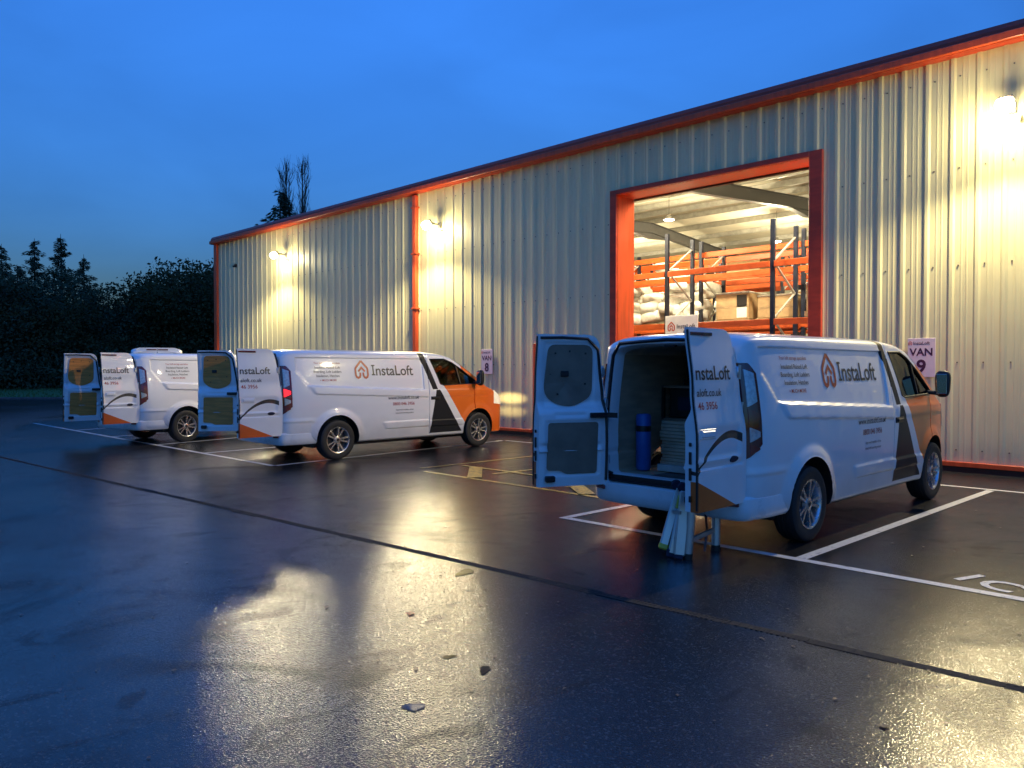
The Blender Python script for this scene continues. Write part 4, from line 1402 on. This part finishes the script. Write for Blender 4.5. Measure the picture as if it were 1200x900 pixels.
        build_door(root, sg, .775 if sg > 0 else .74, 0 if closed else (ang_r if sg > 0 else ang_l),
                   None if closed else ('open rear door showing its white outside and black lettering' if sg > 0 else 'open rear door showing its lined inside'), lining, closed)
    # windscreen lying on the sloping front
    V = []; F = []
    ys = np.linspace(3.84, 4.70, 16); k0 = 2 + NS + 1
    for l in (.006, -.010):
        for yy in ys:
            p = half_profile(yy, l, False)[k0:]
            row = [(x_, z_) for x_, z_ in p] + [(-x_, z_) for x_, z_ in p[-2::-1]]
            m_ = len(row)
            V += [(x_, yy, z_) for x_, z_ in row]
    N_ = len(ys) * m_
    for i in range(len(ys) - 1):
        for j in range(m_ - 1):
            a = i * m_ + j; F.append((a, a + 1, a + m_ + 1, a + m_))
    mb = MB(); mb.raw(V, F); mb.build('windscreen', M['dark_glass'], root, 50)
    # rear bumper with a step, tow of reflectors
    path = []
    for yy in np.linspace(.60, .10, 8): path.append((float(side_w(yy, .45, False)) + .012, yy))
    path += [(.86, .03), (.835, -.03), (.77, -.075), (.55, -.10), (.28, -.112), (0, -.115)]
    path = path + [(-a, b) for a, b in path[-2::-1]]
    sec = [(-.16, .345), (-.03, .325), (0.0, .36), (.004, .44), (-.002, .515), (-.03, .535), (-.17, .54)]
    V = []; F = []
    n_ = len(path); m_ = len(sec)
    for i, (a, b) in enumerate(path):
        t = (Vector(path[min(i + 1, n_ - 1)]) - Vector(path[max(i - 1, 0)])).normalized()
        nr = Vector((-t.y, t.x)) * -1
        if nr.dot(Vector((a, b - .5))) < 0: nr = -nr
        for o_, zz in sec: V.append((a + nr.x * o_, b + nr.y * o_, zz))
    for i in range(n_ - 1):
        for j in range(m_ - 1): F.append((i * m_ + j, i * m_ + j + 1, (i + 1) * m_ + j + 1, (i + 1) * m_ + j))
    mb = MB(); mb.raw(V, F); bp_ = mb.build('rear_bumper', M['white_plain'], root, 40)
    mb = MB(); mb.box((0, -.012, .568), (1.36, .03, .052), bev=.006); mb.build('sill_plate', M['black'], root)
    mb = MB(); mb.box((0, -.045, .546), (1.24, .10, .016), bev=.004); mb.build('step_pad', M['black'], bp_)
    for sg in (-1, 1):
        mb = MB(); mb.box((sg * .73, -.088, .47), (.13, .02, .035), bev=.004, rot=Matrix.Rotation(R(14) * sg, 3, 'Z')); mb.build('reflector', M['lens_red'], bp_)
    # underside: sump, axle, exhaust
    mb = MB(); mb.box((0, 2.7, .30), (1.5, 4.2, .14), bev=.03); mb.tube([(-.8, RA, WR), (.8, RA, WR)], .06); mb.tube([(.35, .25, .33), (.35, 2.5, .30)], .035)
    mb.build('underbody', M['black'], root)
    # cab: seats and wheel seen through the glass
    for sx in (-.42, .42):
        mb = MB(); mb.box((sx, 3.62, 1.42), (.46, .13, .34), bev=.05); mb.build('seat_back', M['navy'], root)
        mb = MB(); mb.box((sx, 3.64, 1.68), (.26, .10, .17), bev=.04); mb.build('headrest', M['navy'], root)
    mb = MB(); tor = []
    for k in range(25):
        t = 2 * math.pi * k / 24; tor.append((.42 + .19 * math.cos(t), 4.10 + .06 * math.sin(t), 1.36 + .17 * math.sin(t)))
    mb.tube(tor, .016, 6, cap=False); mb.build('steering_wheel', M['black'], root, 60)
    # cargo door seal and lining of the cargo bay
    mb = MB()
    P = [(-.65, -.004, .60)]
    for z in np.linspace(.62, 1.78, 10): P.append((-(float(WM * FY(0) * FZ(z)) * .90), -.004, z))
    P += [(-.56, -.004, 1.90), (0, -.004, 1.925), (.56, -.004, 1.90)]
    for z in np.linspace(1.78, .62, 10): P.append(((float(WM * FY(0) * FZ(z)) * .90), -.004, z))
    P.append((.65, -.004, .60))
    if not closed: mb.tube(P, .018, 6); mb.build('aperture_seal', M['black'], root, 60)
    mb = MB(); mb.box((0, .055, 1.868), (.12, .05, .03), bev=.006); mb.build('door_catch', M['black'], root)
    return root

def van_at(rear_wheel, yaw, **k):
    """place a van by where its right rear tyre stands"""
    a = R(yaw); h = Vector((-math.sin(a), math.cos(a))); rt = Vector((math.cos(a), math.sin(a)))
    o = Vector(rear_wheel) - h * RA - rt * (WM - .02)
    return build_van(o.x, o.y, yaw, **k)
van9 = van_at((-3.08, 7.19), -1.6, label='white van by the loading doorway with its open cargo bay in view', ang_l=113, ang_r=88, lining='grey', fitted=True)
van8 = van_at((-11.95, 7.70), -.6, label='white van with a glowing red tail lamp and an orange nose lighting the wall', ang_l=128, ang_r=86, lit=True, lining='brown')
van7 = van_at((-17.30, 7.2), 10.0, label='white van half hidden behind a door of the van whose tail lamp glows', ang_l=100, ang_r=86, lining='brown')
p6 = bearing(184, 24.0)
van6 = build_van(p6.x, p6.y, 69.0, label='tall white van of which only the roof shows over another', ang_l=0, ang_r=0, closed=True)
van6.scale = (.86, 1, 1.13)

# ------------------------------------------------------------------ load in the open van
def in_van(root, x, y, z): return root.matrix_world @ Vector((x, y, z))
bpy.context.view_layer.update()
MW = van9.matrix_world.copy()
RZ = R(-1.6)
def put_in(name, label, cat, x, y, z, group=None):
    p = MW @ Vector((x, y, z))
    return tag(empty(name, p, RZ), label, cat, group)
t = put_in('blue_roll', 'upright blue roll strapped in the cargo bay by the open rear door', 'roll', -.60, .45, .60)
mb = MB(); mb.lathe([(0, 0), (0, .065), (.02, .078), (.56, .078), (.58, .065), (.58, .03), (.50, .028), (.50, 0)], 28, 'z'); mb.build('roll', M['blue_plastic'], t, 40)
mb = MB(); mb.lathe([(.40, .080), (.43, .082), (.46, .080)], 28, 'z'); mb.build('strap', M['black'], t, 40)
t = put_in('tool_case', 'black tool case with a blue label on a shelf in the cargo bay', 'tool case', -.44, 1.10, 1.115)
mb = MB(); mb.box((0, 0, .17), (.36, .34, .34), bev=.02); mb.build('case', M['black'], t)
mb = MB(); mb.box((.03, -.174, .16), (.18, .004, .14)); mb.build('label_patch', M['navy'], t)
mb = MB(); mb.tube([(-.10, 0, .34), (-.10, 0, .40), (.10, 0, .40), (.10, 0, .34)], .014, 8); mb.build('handle', M['black'], t, 40)
t = put_in('cargo_shelf', 'dark shelf unit standing on the boards inside the cargo bay', 'shelf', -.46, 1.35, 1.095)
for zz in (.01, .36): mb = MB(); mb.box((0, 0, zz), (.40, .95, .025)); mb.build('shelf_board', M['ply_grey'], t)
for yy in (-.46, 0, .46):
    for xx in (-.20, .20): mb = MB(); mb.box((xx, yy, .19), (.03, .03, .36)); mb.build('post', M['black'], t)
t = put_in('power_reel', 'dark round cable reel on top of the cargo shelf', 'cable reel', -.46, 1.30, 1.468)
mb = MB(); mb.lathe([(-.09, 0), (-.09, .14), (-.07, .14), (-.06, .06), (.06, .06), (.07, .14), (.09, .14), (.09, 0)], 24, 'x', (0, 0, .14)); mb.build('reel', M['black'], t, 40)
t = put_in('board_stack', 'stack of pale loft boards lying on the van floor', 'board stack', .0, 1.78, .60)
for i in range(13):
    mb = MB(); mb.box((random.uniform(-.012, .012), random.uniform(-.02, .02), .045 + i * .036), (1.26, 1.95, .033), bev=.003)
    mb.build('loft_board', M['board_grey'] if 'board_grey' in M else M['ply_grey'], t)
for yy in (-.7, .7): mb = MB(); mb.box((0, yy, .013), (.9, .09, .026)); mb.build('bearer', M['pallet'], t)
for (bx, by, d_, lb) in ((.22, 1.25, (.62, .45, .34), 'brown carton on the loft boards in the cargo bay'), (.05, 1.95, (.70, .50, .52), 'larger brown carton at the back of the cargo bay')):
    t = put_in('carton', lb, 'carton', bx, by, 1.098)
    mb = MB(); mb.box((0, 0, d_[2] / 2), d_, bev=.01); mb.build('box', M['card'], t)
    mb = MB(); mb.box((0, -d_[1] / 2 - .002, d_[2] / 2), (d_[0] * .97, .003, .06)); mb.build('tape', M['pallet'], t)
t = put_in('threshold_strip', 'pale wooden batten across the van floor in front of the boards', 'batten', .12, .52, .60)
mb = MB(); mb.box((0, 0, .035), (1.15, .07, .07), bev=.004); mb.build('batten', M['galv'], t)

# ------------------------------------------------------------------ folded telescopic ladder behind the open van
def gp_(px, py, z=0.0):
    q = FW * FPX + RT * (px - 600) - UP * (py - 450)
    return Vector((0, 0, CAM_H)) + q * ((z - CAM_H) / q.z)
LO = gp_(806, 655)
lad = empty('folding_ladder', (LO.x, LO.y, 0), R(YAW - 6))
tag(lad, 'folded aluminium telescopic ladder standing behind the open white van', 'ladder')
# local frame: x across the view to the right, y away from the camera
def rail(x0, y0, z0, x1, y1, z1, wd, th, mat='alu', name='stile', bev=.012):
    mb = MB(); mb.bar((x0, y0, z0), (x1, y1, z1), wd, th, side=(1, 0, 0), bev=bev); return mb.build(name, M[mat], lad)
def collars(x0, y0, z0, x1, y1, z1, n, r=.044):
    a, b = Vector((x0, y0, z0)), Vector((x1, y1, z1))
    for i in range(n):
        c = a.lerp(b, i / max(1, n - 1)); d = (b - a).normalized()
        mb = MB(); mb.bar(c - d * .016, c + d * .016, r * 2, r * 1.8, side=(1, 0, 0), bev=.012); mb.build('collar', M['black'], lad)
def tube_(name, p, q, r, mat, n=16):
    mb = MB(); mb.tube([p, q], r, n); return mb.build(name, M[mat], lad, 40)
# front pair of round stiles with stacked collars on top
tube_('stile', (0, 0, .03), (.035, .02, .47), .040, 'alu')
collars(.037, .021, .47, .058, .034, .66, 5, .046)
collars(.012, .007, .155, .012, .007, .155, 1, .044)
tube_('foot', (-.003, -.001, .0), (0, 0, .05), .043, 'black')
tube_('stile', (.29, .36, .03), (.30, .38, .47), .040, 'alu')
collars(.30, .38, .47, .302, .385, .66, 5, .046)
collars(.294, .364, .19, .294, .364, .19, 1, .044)
tube_('foot', (.29, .36, .0), (.29, .36, .05), .043, 'black')
mb = MB(); mb.bar((.02, .02, .155), (.29, .36, .19), .045, .025, side=(0, 0, 1), bev=.006); mb.build('rung', M['alu'], lad)
for i in range(4):
    z = .52 + i * .045
    mb = MB(); mb.bar((.06, .05, z), (.29, .36, z), .03, .022, side=(0, 0, 1), bev=.005); mb.build('rung', M['alu'], lad)
# rear pair of box stiles leaning against the front ones
for (a, b, c, d, e, f_, wd) in ((-.205, .10, .055, -.045, .20, .60, .070), (-.135, .04, .03, .0, .12, .59, .060), (-.075, -.02, .03, -.015, .06, .58, .085)):
    rail(a, b, c, d, e, f_, wd * 1.15, .055)
rail(-.205, .10, .055, -.190, .11, .11, .086, .062, 'yellow', 'end_cap')
rail(-.065, .076, .42, -.035, .10, .53, .074, .060, 'yellow', 'warning_label', .003)
for (a, b) in ((-.14, .035), (-.08, -.025)):
    rail(a - .006, b, .0, a + .006, b + .01, .075, .078, .05, 'navy', 'foot')
for (a, b, c) in ((-.045, .20, .61), (.0, .12, .60)):
    mb = MB(); mb.tube([(a - .03, b - .03, c), (a - .03, b + .05, c)], .045, 14); mb.build('hinge', M['navy'], lad, 40)
for z in (.17, .40):
    mb = MB(); mb.bar((-.12, .05, z), (-.06, .0, z), .028, .02, side=(0, 0, 1)); mb.build('rung', M['alu'], lad)
mb = MB(); mb.bar((.16, .17, .50), (.20, .26, .20), .02, .008, side=(1, 0, 0)); mb.bar((.20, .26, .20), (.17, .20, .02), .02, .008, side=(1, 0, 0)); mb.build('webbing_strap', M['black'], lad)

# ------------------------------------------------------------------ trees
def foliage_mat(name, a, b):
    g = G(name)
    n1 = g.noise(g.coord(), .9, 3); n2 = g.noise(g.coord(), 9.0, 2)
    g.set(base=g.mix(g.ramp(g.add(g.mul(n1, .6), g.mul(n2, .4)), .35, .65), a, b), rough=.85, spec=.12)
    return g.m
M['needles'] = foliage_mat('dark conifer needles', (.040, .058, .034), (.075, .095, .052))
M['leaves'] = foliage_mat('autumn oak leaves', (.04, .045, .02), (.09, .075, .03))
M['bark'] = simple('bark', (.06, .048, .038), .9, var=.3, scale=4, streak=(6, 6, 1))

def limb(mb, p, d, L_, r, r_, depth, tips, spread=.6, lift=.0, n=6):
    """a crooked tapering limb that forks"""
    pts = [p.copy()]; c = p.copy(); dd = d.normalized()
    k = 4
    for i in range(k):
        dd = (dd + Vector((r_.gauss(0, .16), r_.gauss(0, .16), r_.gauss(0, .10) + lift))).normalized()
        c = c + dd * L_ / k; pts.append(c.copy())
    mb.tube(pts, [r * (1 - .6 * i / k) for i in range(k + 1)], n, cap=False)
    tips.append((c, dd, depth))
    if depth <= 0: return
    m_ = 3 if depth > 1 else 4
    for i in range(m_):
        t = r_.uniform(.35, 1.0); q = pts[min(k, int(t * k))]
        side = Vector((r_.gauss(0, 1), r_.gauss(0, 1), r_.gauss(0, .5)))
        limb(mb, q, (dd * (1 - spread) + side.normalized() * spread), L_ * r_.uniform(.5, .72), r * .5, r_, depth - 1, tips, spread, lift, max(3, n - 1))
def leaf_cloud(V, F, c, rad, n, size, rs, squash=.75):
    q = rs.normal(size=(n, 3)); q /= np.linalg.norm(q, axis=1)[:, None]
    q *= (rs.random((n, 1)) ** .45) * rad; q[:, 2] *= squash
    a = rs.normal(size=(n, 3)); a /= np.linalg.norm(a, axis=1)[:, None]
    b = np.cross(a, rs.normal(size=(n, 3))); b /= np.linalg.norm(b, axis=1)[:, None]
    s_ = size * (.6 + .8 * rs.random((n, 1)))
    P = np.array(c)[None] + q
    k = len(V)
    quad = np.stack([P - a * s_, P + b * s_ * .55, P + a * s_, P - b * s_ * .55], 1).reshape(-1, 3)
    V.extend(map(tuple, quad.tolist()))
    F.extend((k + 4 * i, k + 4 * i + 1, k + 4 * i + 2, k + 4 * i + 3) for i in range(n))
def fast_mesh(name, V, F):
    me = bpy.data.meshes.new(name); me.from_pydata(V, [], F); me.update(); return me
def broadleaf(h, wd, seed, leaves=7000, size=.16, bare=False, low=.12):
    r_ = random.Random(seed); rs = np.random.default_rng(seed)
    mb = MB(); tips = []
    limb(mb, Vector((0, 0, -.3)), Vector((0, 0, 1)), h * .42, h * .022, r_, 0, tips, .4)
    top = tips[0][0]; tips = []
    for i in range(9):
        a = i * 2.4 + r_.random(); el = r_.uniform(.15, 1.2)
        s0 = Vector((0, 0, h * r_.uniform(low, .42))).lerp(top, .5) if i < 5 else top
        limb(mb, s0, Vector((math.cos(a) * math.cos(el), math.sin(a) * math.cos(el), math.sin(el))), wd * r_.uniform(.42, .62), h * (.010 if not bare else .015), r_, 2 if not bare else 3, tips, .55, .03)
    V, F = [], []
    ends = [t for t in tips if t[2] <= 1]
    per = max(6, leaves // max(1, len(ends)))
    for (c, d, dp) in ends:
        if bare and r_.random() < .45: continue
        leaf_cloud(V, F, c, wd * (.13 if not bare else .07) * r_.uniform(.7, 1.4), per if not bare else max(3, per // 2), size, rs)
    if not bare:
        for i in range(22):            # fuller heart of the crown, down to the skirts
            a = r_.random() * 6.28; rr = wd * .36 * math.sqrt(r_.random())
            leaf_cloud(V, F, (math.cos(a) * rr, math.sin(a) * rr, h * r_.uniform(low, .78)), wd * .20, leaves // 45, size * 1.15, rs)
    return mb.mesh('trunk', 60, False), fast_mesh('crown', V, F)
def conifer(h, wd, seed, thin=1.0):
    r_ = random.Random(seed); rs = np.random.default_rng(seed)
    mb = MB(); mb.tube([(0, 0, -.3), (.05, 0, h * .5), (0, .03, h)], [h * .018, h * .011, .02], 7)
    V, F = [], []
    z = h * .06
    while z < h * .985:
        t = z / h; L_ = wd * .5 * (1 - t) ** .72 * r_.uniform(.65, 1.12) + .12
        for i in range(r_.randint(4, 6)):
            a = r_.random() * 6.28; l_ = L_ * r_.uniform(.6, 1.1); droop = r_.uniform(-.12, .30)
            p0 = Vector((0, 0, z + r_.uniform(-.1, .1))); d = Vector((math.cos(a), math.sin(a), -droop + .16 * t))
            p1 = p0 + d * l_ * .6; p2 = p0 + d * l_ + Vector((0, 0, l_ * .10))
            mb.tube([p0, p1, p2], [.05 * (1 - t) + .015, .02, .006], 4, cap=False)
            m_ = int((10 + l_ * 22) * thin)
            for k in range(m_):
                u = r_.random() ** .8
                c = p0.lerp(p1, u * 1.6) if u < .6 else p1.lerp(p2, (u - .6) * 2.5)
                out = Vector((-d.y, d.x, 0)) * r_.gauss(0, .16 * l_ * (1.1 - u)) + Vector((0, 0, r_.uniform(-.28, .05)))
                e = c + out; s_ = r_.uniform(.07, .20); b = Vector((r_.gauss(0, 1), r_.gauss(0, 1), r_.gauss(0, .4))).normalized() * s_
                n0 = (d * .8 + Vector((0, 0, -.4))).normalized() * s_ * 1.6
                k0 = len(V); V.extend([tuple(e - b * .4), tuple(e + n0), tuple(e + b * .4), tuple(e - n0 * .5)]); F.append((k0, k0 + 1, k0 + 2, k0 + 3))
        z += h * .018 + .10
    return mb.mesh('trunk', 60, False), fast_mesh('crown', V, F)
def poplar(h, wd, seed):
    r_ = random.Random(seed)
    mb = MB(); mb.tube([(0, 0, -.3), (.1, 0, h * .5), (0, .05, h)], [h * .016, h * .009, .02], 7)
    tw = MB()
    for i in range(150):
        z = h * r_.uniform(.10, .95); a = r_.random() * 6.28; t = z / h
        L_ = h * .24 * (1.05 - t) + .5; out = wd * .5 * (1 - .35 * t) * r_.uniform(.4, 1.0)
        p0 = Vector((0, 0, z)); d = Vector((math.cos(a), math.sin(a), 0))
        p1 = p0 + d * out * .6 + Vector((0, 0, L_ * .4)); p2 = p0 + d * out + Vector((r_.gauss(0, .1), r_.gauss(0, .1), L_))
        mb.tube([p0, p1, p2], [.045 * (1.1 - t), .028, .012], 4, cap=False)
        for k in range(7):
            u = r_.uniform(.3, 1); c = p0.lerp(p1, u * 2) if u < .5 else p1.lerp(p2, u * 2 - 1)
            e = c + d * r_.gauss(.05, .16) + Vector((r_.gauss(0, .14), r_.gauss(0, .14), r_.uniform(.4, 1.1)))
            tw.tube([c, e], [.014, .006], 3, cap=False)
    return mb.mesh('trunk', 60, False), tw.mesh('crown', None, False)
KIND = {}
KIND['oak_a'] = (broadleaf(9.5, 9, 3, 14000, .115), 'leaves'); KIND['oak_b'] = (broadleaf(8.5, 8.5, 11, 14000, .115), 'leaves')
KIND['dark_a'] = (broadleaf(10, 8, 21, 17000, .125, low=.03), 'needles'); KIND['sparse'] = (broadleaf(12, 8, 31, 9000, .10, True), 'leaves')
KIND['sparse_b'] = (broadleaf(10, 6, 37, 7000, .10, True), 'leaves')
KIND['spire'] = (conifer(15.5, 9.5, 5, 1.5), 'needles'); KIND['spire_b'] = (conifer(15, 7.5, 6, 1.4), 'needles'); KIND['cedar'] = (conifer(13, 11, 8, 1.1), 'needles')
KIND['poplar'] = (poplar(21, 2.6, 9), 'bark'); KIND['poplar_b'] = (poplar(20.5, 2.3, 12), 'bark')
def tree(kind, px, dist, label, sc_=1.0, name='tree', rz=None, group='dark trees beyond the yard'):
    (tr, cr), mt = KIND[kind]
    p = bearing(px, dist)
    o = empty(name, (p.x, p.y, -.1), random.random() * 6.28 if rz is None else rz)
    o.scale = (sc_, sc_, sc_ * (.98 if group == 'dense tree belt' else 1.04))
    tag(o, label, 'tree', group)
    link('trunk', tr, M['bark'], o); link('crown', cr, M[mt], o)
    return o
tree('spire_b', 42, 78, 'tall thin conifer standing highest at the far edge of the yard', .83, 'conifer_tree')
tree('spire', 73, 76, 'broader tall conifer beside the thin one at the far edge of the yard', .82, 'conifer_tree')
tree('cedar', 22, 70, 'low spreading conifer in front of the two tall spires', .72, 'conifer_tree')
tree('sparse', 186, 74, 'thin leafed tree with sky showing through its crown', .90, 'broadleaf_tree')
tree('sparse_b', 160, 72, 'small thin leafed tree beside the larger see-through crown', .95, 'broadleaf_tree')
tree('sparse_b', 112, 74, 'spindly tree between the conifers and the see-through crown', .98, 'broadleaf_tree')
tree('oak_a', 228, 62, 'dense rounded tree nearest the far corner of the warehouse', .93, 'broadleaf_tree')
tree('dark_a', 255, 70, 'dense tree partly hidden behind the warehouse corner', .98, 'broadleaf_tree')
for i, (px, d, k, s_) in enumerate(((-60, 70, 'dark_a', .9), (-20, 66, 'oak_b', 1.05), (14, 62, 'dark_a', .82), (48, 64, 'dark_a', .80), (80, 62, 'oak_b', .86), (108, 64, 'dark_a', .60), (136, 60, 'oak_b', .56), (164, 62, 'dark_a', .80), (194, 60, 'oak_a', .98), (262, 64, 'oak_b', .9), (-110, 66, 'oak_a', 1.1), (-160, 66, 'dark_a', 1.0), (-230, 66, 'spire', .8), (30, 74, 'dark_a', 1.0), (92, 72, 'dark_a', .78), (150, 70, 'dark_a', .66), (216, 68, 'dark_a', 1.10))):
    tree(k, px, d, 'dark bushy tree in the dense belt beyond the grass verge', s_, 'hedgerow_tree', group='dense tree belt')
tree('spire_b', 4, 84, 'smaller conifer at the outer edge of the belt', .84, 'conifer_tree')
tree('spire', 100, 86, 'distant conifer behind the spindly tree', .80, 'conifer_tree')
tree('sparse', 205, 78, 'see-through tree crown nearest the rounded dense one', .90, 'broadleaf_tree')
tree('poplar', 337, 76, 'bare upright poplar rising behind the warehouse roof, the shorter of two', .97, 'poplar_tree', group='bare poplars behind the warehouse')
tree('poplar_b', 356, 77, 'bare upright poplar rising behind the warehouse roof, the taller of two', 1.02, 'poplar_tree', group='bare poplars behind the warehouse')
tree('cedar', 330, 70, 'ragged conifer in front of the bare poplars behind the roof', 1.28, 'conifer_tree')
# scrub closing the foot of the belt
V, F = [], []
rs = np.random.default_rng(77)
for i in range(260):
    px = -260 + 560 * rs.random(); q = bearing(px, 57 + 12 * rs.random())
    leaf_cloud(V, F, (q.x, q.y, .4 + 1.6 * rs.random()), 1.5, 260, .12, rs, .9)
tag(link('undergrowth', fast_mesh('undergrowth', V, F), M['needles']), kind='stuff')
